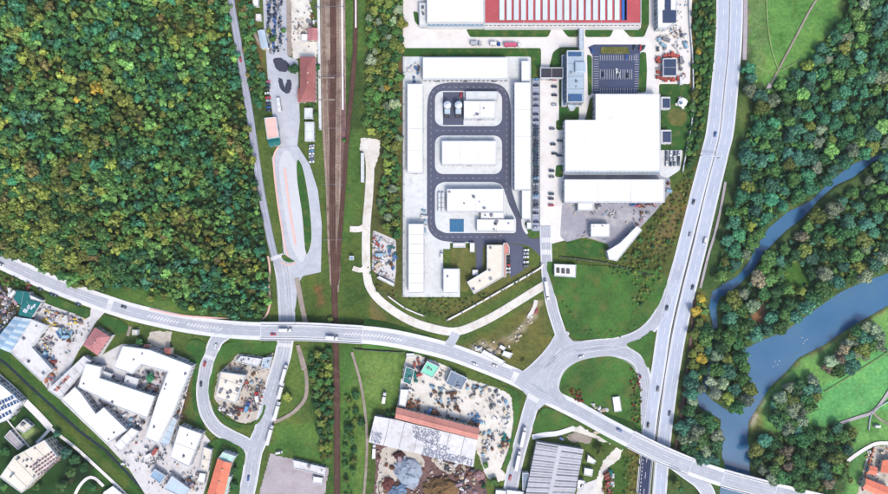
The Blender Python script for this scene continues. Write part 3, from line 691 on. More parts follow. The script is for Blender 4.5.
island('verge', [(500, 386), (512, 388), (521, 394), (521, 404), (516, 430), (511, 458), (505, 470), (502, 466), (508, 450), (513, 420), (511, 396)], 'grass_island', kerb=False)
island('verge', [(546, 266), (556, 262), (580, 264), (660, 272), (664, 292), (650, 318), (634, 331), (614, 338), (592, 339), (574, 338), (566, 328), (559, 308)], 'grass_island', kerb=False, h=0.05)
ZC[0] += 0.1
for n, px, w in (('bus_platform', [(279, 147), (275, 153), (274, 165), (277, 195), (282, 228), (286, 250), (289, 257)], 1.6), ('bus_platform', [(285, 168), (288, 195), (292, 222), (296, 245)], 2.0),
                 ('footpath', [(268, 256), (270, 268), (269, 285), (270, 305), (264, 318), (250, 320), (215, 318), (180, 315), (150, 309)], 1.7), ('bus_platform', [(281, 262), (288, 265), (296, 263)], 1.4)):
    rb = Rib(px); bb = MB(); rb.wall(bb, -w * S / 2, w * S / 2, 0, ZC[0] + 0.12); bb.build(n, 'pink_paving')['kind'] = 'structure'
for px, w in (([(-30, 350), (0, 375), (22, 395), (36, 412), (51, 428), (74, 446), (93, 463), (126, 494), (150, 520)], 3), ([(51, 428), (44, 436), (37, 443)], 3), ([(73, 500), (80, 486), (88, 478), (95, 478), (104, 486)], 3),
              ([(8, 420), (20, 435), (31, 448)], 1.4), ([(26, 402), (40, 416), (51, 428)], 7)):
    rb = Rib(px); bb = MB(); rb.strip(bb, -w * S / 2, w * S / 2, Z()); bb.build('footpath', 'concrete_white')['kind'] = 'structure'
for px, w, m in (([(842, -30), (816, 0), (796, 36), (778, 70), (768, 90)], 1.8, 'dirt'), ([(766, -10), (767, 20), (771, 48), (778, 70)], 1.2, 'grass_track'), ([(756, 66), (768, 72), (782, 70), (800, 60)], 1.2, 'grass_track'), ([(824, 392), (850, 376), (888, 352)], 1.0, 'grass_track'), ([(770, 84), (766, 92), (760, 100)], 4, 'dirt_lavender'), ([(838, 424), (846, 421), (858, 417), (872, 412), (884, 398), (900, 372)], 3, 'dirt_lavender'), ([(872, 412), (878, 418), (888, 424), (900, 428)], 2, 'dirt'),
                 ([(846, 462), (855, 455), (866, 448), (876, 443.5), (890, 443), (920, 443)], 3.6, 'concrete_white'), ([(300, 350), (306, 372), (306, 396), (296, 410), (284, 418), (274, 422)], 3.5, 'dirt'), ([(297, 278), (301, 300), (306, 325)], 5, 'dirt'), ([(298, 345), (304, 370)], 4, 'dirt'),
                 ([(352, 352), (360, 380), (365, 410), (367, 440), (366, 470), (363, 505)], 2.5, 'dirt'), ([(350, 229), (360, 229), (368, 224)], 6, 'gravel_white'), ([(353, 268), (362, 270), (368, 262)], 5, 'gravel_white'), ([(262, 48), (256, 36), (250, 20), (244, 0)], 3, 'dirt'), ([(745, -30), (745, 20), (744, 60)], 4, 'dirt_lavender'),
                 ([(725, 182), (720, 210), (714, 235), (708, 255), (700, 288)], 2.4, 'dirt_lavender'), ([(694, 300), (688, 360), (680, 420), (674, 455)], 2.5, 'soil_brown'), ([(532, 437), (545, 434.5), (558, 433), (574, 428)], 5, 'pavement'), ([(128, 336), (131, 326)], 3, 'dirt'), ([(536, 300), (534, 308), (528, 318)], 4, 'gravel_white')):
    rb = Rib(px); bb = MB(); rb.strip(bb, -w * S / 2, w * S / 2, Z()); bb.build('path' if w < 3.6 else 'track_road', m)['kind'] = 'structure'
sheet('lawn', [(601, 47), (628, 47), (630, 54), (600, 54)], 'grass_olive')
# car park bays
bb = MB(); z = Z()
for v in (58, 74.5, 91):
    for k in range(17):
        if v == 74.5 and k > 14: continue
        x, y = W(600 + k * 2.25, v); bb.box(x, y, z, 0.22, 4.2 if v != 74.5 else 8, 0.003)
for k in range(15):
    x, y = W(596, 57 + k * 2.4); bb.box(x, y, z, 4, 0.2, 0.003)
    x, y = W(636.5, 55 + k * 2.4); bb.box(x, y, z, 3.4, 0.2, 0.003)
for k in range(53):
    x, y = W(535.8, 78.5 + k * 2.9); bb.box(x, y, z, 5.2, 0.16, 0.003)
bb.build('parking_bay_marking', 'paint')['kind'] = 'structure'
TOPZ = ZC[0] + 0.01

# ------------------------------------------------------------------ bridges and embankments of the main road
sa = lambda u: main.s[min(range(len(main.px)), key=lambda i: abs(main.px[i][0] - u))]
HWD = (10.5 + 7) * S / 2
def bridge(u0, u1, label, piers):
    s0, s1 = sa(u0), sa(u1); c = main.at((s0 + s1) / 2); t = thing('road_bridge', label, 'bridge', (c.x, c.y, 0))
    bb = MB(); main.wall(bb, -HWD - 0.3, HWD + 0.3, -1.2, -0.06, s0, s1); bb.build('deck', 'concrete', t)
    for sd in (-1, 1):
        bb = MB(); o = sd * (HWD + 0.1); main.wall(bb, o - 0.2, o + 0.2, 0.0, 1.3, s0, s1); bb.build('parapet', 'kerb', t)
        bb = MB(); o = sd * (HWD - 1.9); main.wall(bb, o - 0.12, o + 0.12, 0.3, 1.0, s0, s1); bb.build('guard_rail', 'parapet', t)
    for u in (u0, u1):
        bb = MB(); p = main.at(sa(u)); bb.box(p.x, p.y, 0, 1.2, 2 * HWD, max(0.5, p.z - 1.21), main.ang(sa(u))); bb.build('abutment', 'grey_wall', t)
    for u in piers:
        p = main.at(sa(u)); a = main.ang(sa(u)); bb = MB()
        for o in (-4.4, 0, 4.4): q = main.at(sa(u), o); bb.cyl(q.x, q.y, 0, 0.6, q.z - 1.6, 10)
        bb.box(p.x, p.y, p.z - 1.7, 1.4, 12, 0.49, a); bb.build('pier', 'concrete', t)
    for u in (u0, u1):
        bb = MB(); main.strip(bb, -HWD + .5, HWD - .5, MK + 0.02, sa(u), sa(u) + 0.5); bb.build('expansion_joint', 'pavement', t)
bridge(262, 364, 'pale concrete viaduct carrying the main road over the railway', [275, 298, 320, 346])
bridge(630, 690, 'concrete overpass carrying the main road across the dual highway', [640, 656, 672])
bridge(722, 775, 'road bridge over the river at the bottom edge', [738, 758])
for u0, u1 in ((198, 262), (364, 446), (568, 630), (690, 722), (775, 835)):
    bb = MB(); s0, s1 = sa(u0), sa(u1); st = main.stations(s0, s1)
    for sd in (-1, 1):
        for q0, q1 in zip(st, st[1:]):
            p0, p1 = main.at(q0, sd * HWD, -0.02), main.at(q1, sd * HWD, -0.02)
            e0, e1 = main.at(q0, sd * (HWD + main.at(q0).z * 0.8 + .3)), main.at(q1, sd * (HWD + main.at(q1).z * 0.8 + .3)); e0.z = e1.z = 0.01
            bb.face([p0, p1, e1, e0] if sd < 0 else [p1, p0, e0, e1])
    bb.build('embankment', 'grass_island')['kind'] = 'structure'

# ------------------------------------------------------------------ railway
sheet('rail_bed', [(320.5, -30), (345, -30), (346, 60), (346, 130), (343, 190), (341, 250), (339, 292), (332, 292), (328, 250), (326, 190), (322.5, 130), (321, 60)], 'ballast_pale')
sheet('rail_bed', [(328, 60), (344, 60), (347, 130), (343, 200), (340, 280), (332, 280), (329, 200), (327, 130)], 'soil_brown')
def track(name, pts, bw, bm, label=None):
    rb = Rib(pts); z = Z(); o_ = MB(); rb.strip(o_, -bw * S / 2, bw * S / 2, z); base = o_.build('rail_ballast', bm); base['kind'] = 'structure'
    bb = MB(); s = 0.3
    while s < rb.L:
        p = rb.at(s); bb.box(p.x, p.y, z, 0.26, 2.5, 0.1, rb.ang(s)); s += 1.2
    tag(bb.build('sleeper', 'sleeper', base), kind='stuff')
    for o in (-0.76, 0.76):
        bb = MB(); rb.wall(bb, o - 0.06, o + 0.06, z + 0.1, z + 0.27); bb.build('rail', 'rail_rust', base)
    return rb
track('railway', [(323, -30), (323.5, 0), (324.5, 60), (326, 120), (329, 180), (331, 240), (333, 285)], 5.5, 'ballast_pale')
track('railway', [(337.5, -30), (338, 60), (338.5, 120), (338, 180), (336.5, 240), (335.5, 285)], 5.5, 'ballast_pale')
track('railway', [(355.5, -30), (355.5, 40), (352, 90), (348, 130), (343.5, 190), (339, 250), (336.5, 285)], 4.5, 'ballast_brown')
track('railway', [(332.5, -30), (333, 0), (333.5, 60), (333, 120), (332.5, 180), (333, 240), (334.5, 285), (335.5, 330), (336.5, 370), (337.2, 430), (337.2, 520)], 6.0, 'ballast_brown')
for px, w, m, n in (([(318.5, -20), (319.5, 60), (320.5, 130)], 2.6, 'concrete', 'platform'), ([(342.2, -20), (342.6, 60), (343, 110)], 1.8, 'concrete_white', 'platform'), ([(356, 0), (356, 28)], 1.5, 'concrete_white', 'platform')):
    rb = Rib(px); bb = MB(); rb.wall(bb, -w * S / 2, w * S / 2, 0, ZC[0] + 0.35); bb.build(n, m)['kind'] = 'structure'
for v in (78, 100):
    bb = MB(); p = WP([(315, v - .6), (335, v - .6), (335, v + .6), (315, v + .6)]); bb.prism(p, ZC[0] + 0.2, ZC[0] + 0.5); bb.build('track_crossing', 'dirt')['kind'] = 'structure'

# ------------------------------------------------------------------ buildings
def clip(p, nx, ny, d):
    out = []
    for i in range(len(p)):
        a, b_ = p[i], p[(i + 1) % len(p)]; da, db = a[0] * nx + a[1] * ny - d, b_[0] * nx + b_[1] * ny - d
        if da >= 0: out.append(a)
        if (da >= 0) != (db >= 0):
            t = da / (da - db); out.append((a[0] + (b_[0] - a[0]) * t, a[1] + (b_[1] - a[1]) * t))
    return out
def axis(p):
    i = max(range(len(p)), key=lambda k: math.dist(p[k], p[(k + 1) % len(p)])); a, b_ = p[i], p[(i + 1) % len(p)]
    l = math.dist(a, b_); return ((b_[0] - a[0]) / l, (b_[1] - a[1]) / l)
def bands(p, ax, w, gap=0.4):
    """cut a polygon into strips of about w metres across the axis ax"""
    d = [q[0] * ax[0] + q[1] * ax[1] for q in p]; lo, hi = min(d), max(d); n = max(1, round((hi - lo) / w)); w = (hi - lo) / n
    for k in range(n):
        q = clip(p, ax[0], ax[1], lo + k * w + (gap / 2 if k else 0)); q = clip(q, -ax[0], -ax[1], -(lo + (k + 1) * w - (gap / 2 if k < n - 1 else 0)))
        if len(q) > 2 and abs(area2(q)) > 0.5: yield q
def rand_in(p, r, m=1.5):
    xs, ys = [q[0] for q in p], [q[1] for q in p]; ip = offset_poly(p, m)
    for _ in range(200):
        x, y = r.uniform(min(xs), max(xs)), r.uniform(min(ys), max(ys))
        if pip(x, y, ip) and pip(x, y, p): return x, y
    return cen(p)
def wall_details(t, p, h, win, door, seed):
    r = random.Random(seed); n = len(p)
    for i in range(n):
        a, b_ = Vector(p[i]), Vector(p[(i + 1) % n]); L = (b_ - a).length
        if L < 5: continue
        d = (b_ - a).normalized(); nn = Vector((d.y, -d.x)); mid = (a + b_) / 2
        if nn.dot(-mid) < 0 and L < 9: continue
        ang = math.atan2(d.y, d.x)
        if win:
            for s in range(max(1, int((h - 0.5) / 3.1))):
                z = 1.2 + s * 3.1
                if z + 1.3 > h: break
                bb = MB(); k = max(1, int(L / 3.4))
                for j in range(k):
                    q = a + d * (L * (j + 0.5) / k); bb.box(q.x + nn.x * 0.02, q.y + nn.y * 0.02, z, L / k * 0.62, 0.16, 1.4, ang)
                tag(bb.build('window_row', 'glass', t), kind='stuff')
        if door and L > 12:
            for j in range(max(1, int(L / 22))):
                q = a + d * (L * (j + 0.5) / max(1, int(L / 22))); bb = MB(); bb.box(q.x + nn.x * 0.04, q.y + nn.y * 0.04, 0, 3.8, 0.2, min(4, h - 1), ang); bb.build('loading_door', 'steel', t)
BN = [0]
def bld(name, label, px, h, roof='white_roof', wall='white_wall', cat='building', pw=14, vents=0, parapet=True, group=None, win=True, door=True, cross=None, lights=0, base=0.0):
    BN[0] += 1; sd = BN[0]; p = WP(px, h); c = cen(p); t = thing(name, label, cat, (c[0], c[1], base), group)
    MB().prism(p, base, h - 0.3, top=0).build('wall', wall, t)
    ax = axis(p)
    if cross: ax = (-ax[1], ax[0])
    inner = offset_poly(p, 0.45) if parapet else offset_poly(p, -0.3)
    convex = all((p[i][0] - p[i - 1][0]) * (p[(i + 1) % len(p)][1] - p[i][1]) - (p[i][1] - p[i - 1][1]) * (p[(i + 1) % len(p)][0] - p[i][0]) > -1e-6 for i in range(len(p)))
    for q in (bands(inner, ax, pw) if convex else [inner]): MB().prism(q, h - 0.29, h).build('roof_panel', roof, t)
    if parapet: MB().ring(offset_poly(p, -0.06), offset_poly(p, 0.42), h - 0.6, h + 0.45).build('parapet', 'parapet', t)
    r = random.Random(sd)
    for k in range(vents):
        x, y = rand_in(p, r); s_ = r.choice((0.9, 1.2, 1.6, 2.2)); bb = MB(); a = math.atan2(ax[1], ax[0])
        bb.box(x, y, h, s_, s_ * r.uniform(0.7, 1.3), r.uniform(0.6, 1.3), a); o = bb.build('roof_vent', r.choice(('steel', 'dark_steel', 'parapet', 'grey_wall')), t); MB().box(x, y, h + 1.31, s_ * 1.1, s_ * 0.6, 0.1, a).build('vent_cap', 'steel', o)
    for k in range(lights):
        x, y = rand_in(p, r, 2.5); bb = MB(); bb.box(x, y, h, 3.2, 1.4, 0.35, math.atan2(ax[1], ax[0]), taper=0.85); bb.build('rooflight', 'skylight', t)
    if win or door: wall_details(t, p, h - 0.4, win, door, sd)
    return t
def gable(name, label, px, h, roof, wall='cream_wall', cat='house', rise=2.2, pw=4, group=None, win=True, hip=False, strip=None, base=0.0, chim=0, capw=0.5):
    """four-cornered building with a ridge between the middles of its short sides"""
    BN[0] += 1; p = WP(px, h); 
    if math.dist(p[0], p[1]) < math.dist(p[1], p[2]): p = p[1:] + p[:1]
    c = cen(p); t = thing(name, label, cat, (c[0], c[1], base), group)
    MB().prism(p, base, h - 0.05, top=0).build('wall', wall, t)
    a, b_, c2, d = [Vector((q[0], q[1], h)) for q in offset_poly(p, -0.4)]
    m0, m1 = (a + d) / 2, (b_ + c2) / 2; m0.z = m1.z = h + rise
    if hip:
        k = (m1 - m0) * 0.28; m0 = m0 + k; m1 = m1 - k
    for e0, e1, r0, r1 in ((a, b_, m0, m1), (c2, d, m1, m0)):
        L = (e1 - e0).length; n = max(1, round(L / pw))
        for k in range(n):
            f0, f1 = k / n, (k + 1) / n - (0.1 / L if k < n - 1 else 0)
            v = [e0.lerp(e1, f0), e0.lerp(e1, f1), r0.lerp(r1, f1), r0.lerp(r1, f0)]; dn = Vector((0, 0, -0.16)); bb = MB()
            lift = 0.12 if strip and k % 2 else 0.0
            v = [q + Vector((0, 0, lift)) for q in v]
            bb.face(v); 
            for i in range(4): bb.face([v[i] + dn, v[(i + 1) % 4] + dn, v[(i + 1) % 4], v[i]])
            bb.build('roof_panel', (strip[k % len(strip)] if strip else roof), t)
    for e0, e1, r0 in ((b_, c2, m1), (d, a, m0)):
        bb = MB()
        if hip: bb.face([e0, e1, r0]); bb.build('roof_panel', roof, t)
        else:
            i0, i1 = e0.lerp(Vector((c[0], c[1], h)), 0.01), e1.lerp(Vector((c[0], c[1], h)), 0.01); bb.face([i0, i1, r0.lerp(Vector((c[0], c[1], r0.z)), 0.01)]); bb.build('gable_wall', wall, t)
    dr_ = (m1 - m0).normalized(); bb = MB(); mm = (m0 + m1) / 2; bb.box(mm.x, mm.y, mm.z - 0.02, (m1 - m0).length, capw, 0.18, math.atan2(dr_.y, dr_.x)); bb.build('ridge_cap', roof, t)
    r = random.Random(BN[0])
    for k in range(chim):
        q = m0.lerp(m1, (k + 0.7) / (chim + 0.4)); bb = MB(); bb.box(q.x + 0.8, q.y + r.uniform(-1, 1), h + rise * 0.5, 0.8, 0.8, rise * 0.5 + 1.2); bb.build('chimney', 'cream_wall', t)
    if win: wall_details(t, p, h, True, False, BN[0])
    return t
def rect(x0, y0, x1, y1): return [(x0, y0), (x1, y0), (x1, y1), (x0, y1)]

# compound of white halls round the dark test loop
bld('industrial_hall', 'long white hall along the top edge of the walled compound', rect(423, 57.5, 508.5, 79), 8, lights=0, vents=0, pw=34)
bld('industrial_hall', 'narrow white hall on the compound left side, upper one', rect(407.5, 84, 423, 173), 7, pw=18)
bld('industrial_hall', 'narrow white hall on the compound left side, lower one', rect(408.5, 224, 424, 293), 7, pw=8)
bld('industrial_hall', 'tall narrow white hall beside the long row of parked cars', rect(514.5, 82.5, 531, 190), 8, pw=20)
bld('shed', 'short white shed at the compound top right corner', rect(521.5, 61, 530.5, 82), 5, pw=20, door=False)
bld('shed', 'white lean-to below the hall beside the parked cars', rect(522, 190.6, 531, 219), 6, pw=24, door=False)
bld('industrial_hall', 'white building on the upper concrete island of the loop', rect(464, 101, 495.5, 118.5), 6, vents=3, pw=10)
bld('shed', 'pale grey shed on the top concrete island behind the white roof', rect(466, 91.5, 498, 100.3), 4, 'concrete', pw=9, door=False)
bld('industrial_hall', 'plain white block alone on the middle concrete island', rect(442, 141, 496.5, 165), 6, pw=15)
bld('industrial_hall', 'white building on the bottom concrete island, widest part', [(447, 189), (504, 189), (504, 212), (447, 212)], 6, vents=6, pw=26)
bld('shed', 'small white annex below the bottom island building', rect(481, 212.6, 504, 218.5), 5, pw=30, vents=2, door=False)
bld('office_building', 'low white office facing the dark exit road of the loop', rect(477, 219.5, 515.5, 231.5), 5, vents=5, pw=12)
bld('shed', 'small white hall with its own lawn in compound bottom corner', rect(443.5, 269, 459, 293), 6, pw=20, vents=1)
bld('office_building', 'cream angled building with two wings near the diagonal wall', [(487, 245), (503, 245), (503, 277), (474, 294), (467, 282), (487, 270)], 6, 'cream_roof', pw=12, vents=5)
bld('canopy', 'pink canopy along the right side of the cream angled building', [(503.4, 243), (507, 243), (509.5, 247), (509.5, 254), (506, 255), (506, 277), (503.4, 277)], 4, 'pink_roof', 'rose_roof', cat='canopy', win=False, door=False, pw=6)
bld('kiosk', 'white guard kiosk on the lawn by the crossing stripes', rect(527, 222.5, 531.5, 229), 3.2, pw=8, door=False)
bld('kiosk', 'small white hut at the end of the dark cul-de-sac', rect(472.5, 270, 478, 275), 3, pw=8, door=False)
bld('kiosk', 'narrow white hut left of the dark cul-de-sac', rect(470, 243, 474.5, 252), 3, pw=8, door=False)
bld('loading_ramp', 'low white slab between loop road and olive lawn', rect(453, 243, 465.5, 247.6), 1.6, 'concrete_white', cat='ramp', pw=5, win=False, door=False)
for i, u in enumerate((439.5, 443)):
    bld('storage_rack', 'pale upright storage rack left of bottom island building, ' + ('outer one' if i == 0 else 'inner one'), rect(u - .9, 193, u + .9, 212), 3, 'parapet', 'steel', cat='rack', pw=4, win=False, door=False, parapet=False)
p = WP(rect(450, 219.5, 463.8, 232)); bb = MB(); bb.prism(p, 0, ZC[0] + 0.3); tag(bb.build('settling_tank', [mat('tarp_blue', C(58, 118, 160), 0.3, 0.2)], loc=(*cen(p), 0)), 'blue square settling pool on the bottom concrete island', 'pool')
for i, (u, lab) in enumerate(((447.3, 'left of the two round white silos on the dark apron'), (458.3, 'right of the two round white silos on the dark apron'))):
    x, y = W(u, 107); t = thing('silo', lab, 'silo', (x, y, 0)); MB().cyl(x, y, 0, 2.9, 8, 20).build('tank', 'parapet', t); MB().cyl(x, y, 8, 2.9, 1.4, 20, r2=0.6).build('roof_cone', 'skylight', t)
    MB().box(x, y - 4.6, 0, 4.4, 3.4, 6).build('filter_house', 'ice_roof', t); MB().box(x, y - 7.5, 0, 3.6, 2.2, 3).build('hopper', 'dark_steel', t)
    for s_ in (-1, 1): MB().box(x + s_ * 1.9, y - 9, 0, 0.4, 0.4, 5.5).build('leg', 'steel', t)
# gate house and walls by the access road
bld('gate_house', 'white gatehouse with dark bays right of the access road', [(554.5, 264), (576, 265), (575.5, 277.5), (554.5, 276)], 4.5, pw=9, vents=0)
x0 = [(558, 270.5), (563, 271), (568, 271.3)]
for i, (u, v) in enumerate(x0):
    x, y = W(u, v, 4.5); b_ = MB(); b_.box(x, y, 4.5, 2.4, 4, 0.9); tag(b_.build('roof_unit', 'dark_steel', loc=(x, y, 4.5)), ('left', 'middle', 'right')[i] + ' dark roof unit on the white gatehouse', 'roof unit')
def lwall(name, label, px, w, h, m, cat, post=0):
    rb = Rib(px); c = rb.at(rb.L / 2); t = thing(name, label, cat, (c.x, c.y, 0)); n = max(1, int(rb.L / 12))
    for k in range(n):
        bb = MB(); rb.wall(bb, -w / 2, w / 2, 0, h, rb.L * k / n, rb.L * (k + 1) / n - 0.08); bb.build('panel', m, t)
    for k in range(n + 1):
        q = rb.at(rb.L * k / n); bb = MB(); bb.box(q.x, q.y, 0, w + 0.12, w + 0.12, h + 0.15, rb.ang(rb.L * k / n)); bb.build('post', 'steel', t)
lwall('retaining_wall', 'white retaining wall running diagonally below the cream building', [(541, 264), (540, 268), (500, 291), (470, 308), (447.5, 320)], 1.3, 1.6, 'concrete_white', 'wall')
lwall('retaining_wall', 'short white wall beside the curving gravel road', [(388, 296), (405, 308), (424, 316)], 1.0, 1.2, 'concrete_white', 'wall')
lwall('fence', 'pale fence along the top of the highway scrub band', [(688, -20), (689, 20), (692, 60), (692.5, 105), (690, 130), (686, 150), (682, 172)], 0.7, 1.8, 'parapet', 'fence')
lwall('compound_wall', 'pale compound wall on the railway wood side', [(404, 57), (404, 296)], 0.8, 2.2, 'parapet', 'wall')
lwall('fence', 'grey fence across the field below the viaduct', [(354, 349), (380, 351), (404, 352)], 0.4, 1.6, 'dark_steel', 'fence')
lwall('fence', 'grey fence behind the gatehouse field', [(560, 257), (600, 262), (632, 270), (650, 275)], 0.5, 1.6, 'dark_steel', 'fence')
lwall('fence', 'thin white fence crossing the riverside meadow', [(890, 400), (872, 412), (868, 430)], 0.4, 1.2, 'parapet', 'fence')
lwall('median_barrier', 'metal crash barrier on the green highway median', [(729.5, -20), (728.5, 40), (724.5, 85), (720, 130), (714.5, 155), (705.5, 190), (698.3, 220), (691, 250), (681, 290), (672, 330), (665.6, 370), (659.5, 410), (655, 450), (651.3, 505)], 0.35, 0.8, 'steel', 'barrier')

# top: red roofed factory with rooflights, white hall, office, halls
bld('factory_hall', 'large white hall at the top edge left of red roof', [(427, -40), (484, -40), (484, 22.5), (427, 22.5)], 9, pw=24)
bld('facade_canopy', 'blue glazed strip along the foot of the top white hall', rect(427, 22.9, 484, 27), 5, 'ice_blue_roof', cat='canopy', pw=6, win=False, door=False)
bld('shed', 'small grey roofed annex left of the top white hall', rect(419.5, 3, 426.6, 26), 5, 'concrete', pw=6, vents=5)
t = bld('factory_hall', 'factory with red roof and a row of white rooflights', [(484.4, -40), (641, -40), (641, 23.5), (484.4, 23.5)], 9, 'red_roof', pw=30, vents=0)
for k in range(18):
    u = 499.5 + k * 7.2
    if u > 626: break
    blue = k == 17; p = WP(rect(u, -30, u + 4.8, 19.6), 9.8); b_ = MB()
    b_.prism(p, 9, 9.8); o = b_.build('rooflight', 'blue_panel' if blue else 'skylight', t)
    if blue: o['label'] = 'single blue panel at the end of the rooflight row'
p = WP(rect(624.6, -30, 627, 19.6), 9.8); o = MB().prism(p, 9, 9.8).build('roof_strip', 'blue_panel', t)
bld('loading_dock', 'pale loading dock strip below the red factory roof', rect(484.4, 24, 640, 28), 4, 'concrete_white', cat='loading dock', pw=12, win=False, door=False)
bld('entrance_canopy', 'narrow pale walkway joining red roof factory and office', rect(579.5, 28.4, 583.8, 49.6), 4.2, 'ice_roof', cat='walkway', pw=8, win=False, door=False)
bld('dark_roof_building', 'small black roofed building with pale rim by the office', rect(540.5, 67.6, 563, 78), 6, 'black_roof', pw=9)
t = bld('office_building', 'grey blue office block with rooftop boxes beside car park', rect(567, 50.5, 584.3, 102), 12, 'office_roof', 'grey_wall', pw=10, vents=5)
MB().prism(WP(rect(568.5, 52, 581.5, 56), 12.6), 12, 12.6).build('glass_roof', 'blue_glass', t)
MB().prism(WP(rect(568.5, 94, 582, 101), 12.6), 12, 12.6).build('glass_roof', 'blue_glass', t)
MB().prism(WP(rect(575.5, 62, 586, 71.5), 14.5), 12, 14.5).build('penthouse', 'ice_roof', t)
MB().prism(WP(rect(576.5, 63, 585, 70.5), 15), 14.51, 14.8).build('penthouse_roof', 'office_roof', t)
bld('podium', 'low blue grey podium left of the office block', rect(561.8, 55, 566.6, 106), 4, 'slate_roof', 'grey_wall', pw=8, door=False)
bld('entrance_canopy', 'white stepped entrance below the office block', [(567, 102.6), (582, 102.6), (582, 106), (576, 106), (574, 110), (570, 110), (568, 106)], 3.5, 'ice_roof', cat='canopy', pw=20, win=False, door=False)
bld('factory_hall', 'huge white stepped warehouse below the car park', [(595.5, 94), (660, 94), (660.5, 171.5), (565, 171.5), (565, 120), (595.5, 120)], 10, pw=26, cross=True)
bld('facade_canopy', 'blue edged gutter strip below the huge warehouse', rect(565, 171.9, 660, 174.5), 3, 'ice_blue_roof', cat='canopy', pw=10, win=False, door=False)
t = bld('factory_hall', 'wide white warehouse between huge warehouse and grey yard', rect(564.5, 179.5, 664.5, 202.5), 9, pw=30)
bld('shed', 'white loading annex under the wide warehouse', rect(578, 203, 593.5, 210.5), 6, pw=12)
bld('shed', 'white box building standing in the grey yard', rect(591, 224, 609.5, 237), 6, pw=12, vents=2)
bld('shed', 'slanted white shed at the tip of the grey yard', [(637, 226), (642, 230), (617, 261), (609, 259.5), (607, 251), (620, 243)], 6, pw=14)
t = bld('factory_hall', 'white hall with navy roof panels at top right', [(657, -40), (677, -40), (676.5, 22), (667, 28), (658, 28)], 8, pw=20)
MB().prism(WP(rect(665, -40, 671, 9.6), 8.5), 8, 8.5).build('roof_monitor', 'navy_roof', t); MB().prism(WP(rect(663, 10, 676, 22.5), 8.6), 8, 8.6).build('roof_monitor', 'navy_roof', t)
t = bld('service_station', 'square building with navy roof and red surround', rect(663, 58.5, 676.5, 76), 5, 'navy_roof', pw=6.5)
for u0, u1, v0, v1 in ((656, 660.5, 57, 80), (662, 677, 53.5, 57.5), (661, 679, 77.5, 80.5)):
    b_ = MB(); r = random.Random(u0)
    for k in range(9):
        x, y = W(r.uniform(u0, u1), r.uniform(v0, v1)); b_.box(x, y, 0, r.uniform(1.5, 3.4), r.uniform(1.2, 2.6), ZC[0] + r.uniform(0.8, 2), r.uniform(-.2, .2))
    c = W((u0 + u1) / 2, (v0 + v1) / 2); tag(b_.build('pallet_stack', [mat('red_goods', C(190, 90, 80), 0.8, 0.3)], loc=(*c, 0)), ('red stacked goods left of', 'red stacked goods above', 'red stacked goods below')[(656, 662, 661).index(u0)] + ' the navy roofed building', 'goods')
for i, (a, b_, lab) in enumerate((((661, 97), (670, 109), 'upper navy roofed cube annex on the warehouse right side'), ((661, 130), (671, 143.5), 'lower navy roofed cube annex on the warehouse right side'))):
    t = bld('annex', lab, rect(a[0], a[1], b_[0], b_[1]), 5, 'white_roof', pw=12, door=False); MB().prism(WP(rect(a[0] + 2, a[1] + 1.5, b_[0], b_[1] - 1.5), 5.6), 5, 5.6).build('roof_deck', 'navy_roof', t)
x, y = W(681, 103); t = thing('pavilion', 'white octagonal pavilion on the lawn circle', 'pavilion', (x, y, 0)); MB().cyl(x, y, 0, 3.3, 3, 8).build('wall', 'white_wall', t); MB().cyl(x, y, 3, 3.8, 1.2, 8, r2=0.5).build('roof', 'white_roof', t)
for a in range(4): MB().box(x + 4 * math.cos(a * 1.57 + .3), y + 4 * math.sin(a * 1.57 + .3), 0, 2, 2, 1.2, .3 + a * 1.57).build('step', 'concrete_white', t)
x, y = W(681, 103, 4); MB().box(x, y, 4.0, 2.2, 2.2, 0.5, .2).build('cap', 'slate_roof', t)

# station side
gable('station_building', 'long station building with brownish red hipped roof', rect(300.5, 57, 315, 100), 8, 'brown_red_roof', rise=3, pw=7, hip=True, chim=2)
gable('station_wing', 'low red roofed wing at the lower end of station', rect(298.3, 88, 314.5, 101.5), 5, 'brown_red_roof', rise=1.5, pw=6)
gable('house', 'small red roofed hut above the station building', rect(308, 28.5, 317, 40), 4, 'rose_roof', rise=1.3, pw=5)
bld('kiosk', 'white flat kiosk left of the small red hut', rect(301.5, 34, 307.6, 41), 3, pw=8, door=False)
bld('shed', 'pale grey shed in the hedged plot below the station', rect(304.5, 108, 312.5, 118.5), 4, 'concrete', pw=5, door=False)
bld('shed', 'pale long shed beside the parked cars by the railway', rect(305, 122, 314, 141), 4, 'concrete', pw=8, door=False)
bld('bus_depot', 'pale pink roofed bus depot at the forecourt', [(264.5, 118), (276, 117), (279, 137), (267.5, 139)], 5, 'pink_paving', pw=8)
gable('depot_end', 'teal roofed end of the pink bus depot', [(267.8, 139.4), (279, 137.4), (280, 144), (270, 146.5)], 4, 'teal_roof', rise=0.6, pw=5, cat='shed')
gable('shed', 'slim blue grey roofed shed by the junk car lot', [(258, 31), (264, 30), (268, 47.5), (262, 48.5)], 4, 'ice_roof', rise=1, pw=5, cat='shed')
bld('shed', 'white hut at top edge left of the junk cars', rect(253, -2, 258.5, 6), 3, pw=6, door=False)
bld('shed', 'small cream hut below the white top hut', rect(256, 14, 261, 20), 3, 'cream_roof', pw=6, door=False)
bld('signal_box', 'small bluish hut beside the railway near gravel road', rect(349.5, 256, 353.5, 260), 3.5, 'ice_blue_roof', cat='hut', pw=4, door=False)
bld('shed', 'narrow grey shed beside the gravel road head', rect(361, 153, 364, 182), 3.5, 'concrete', pw=6, door=False)

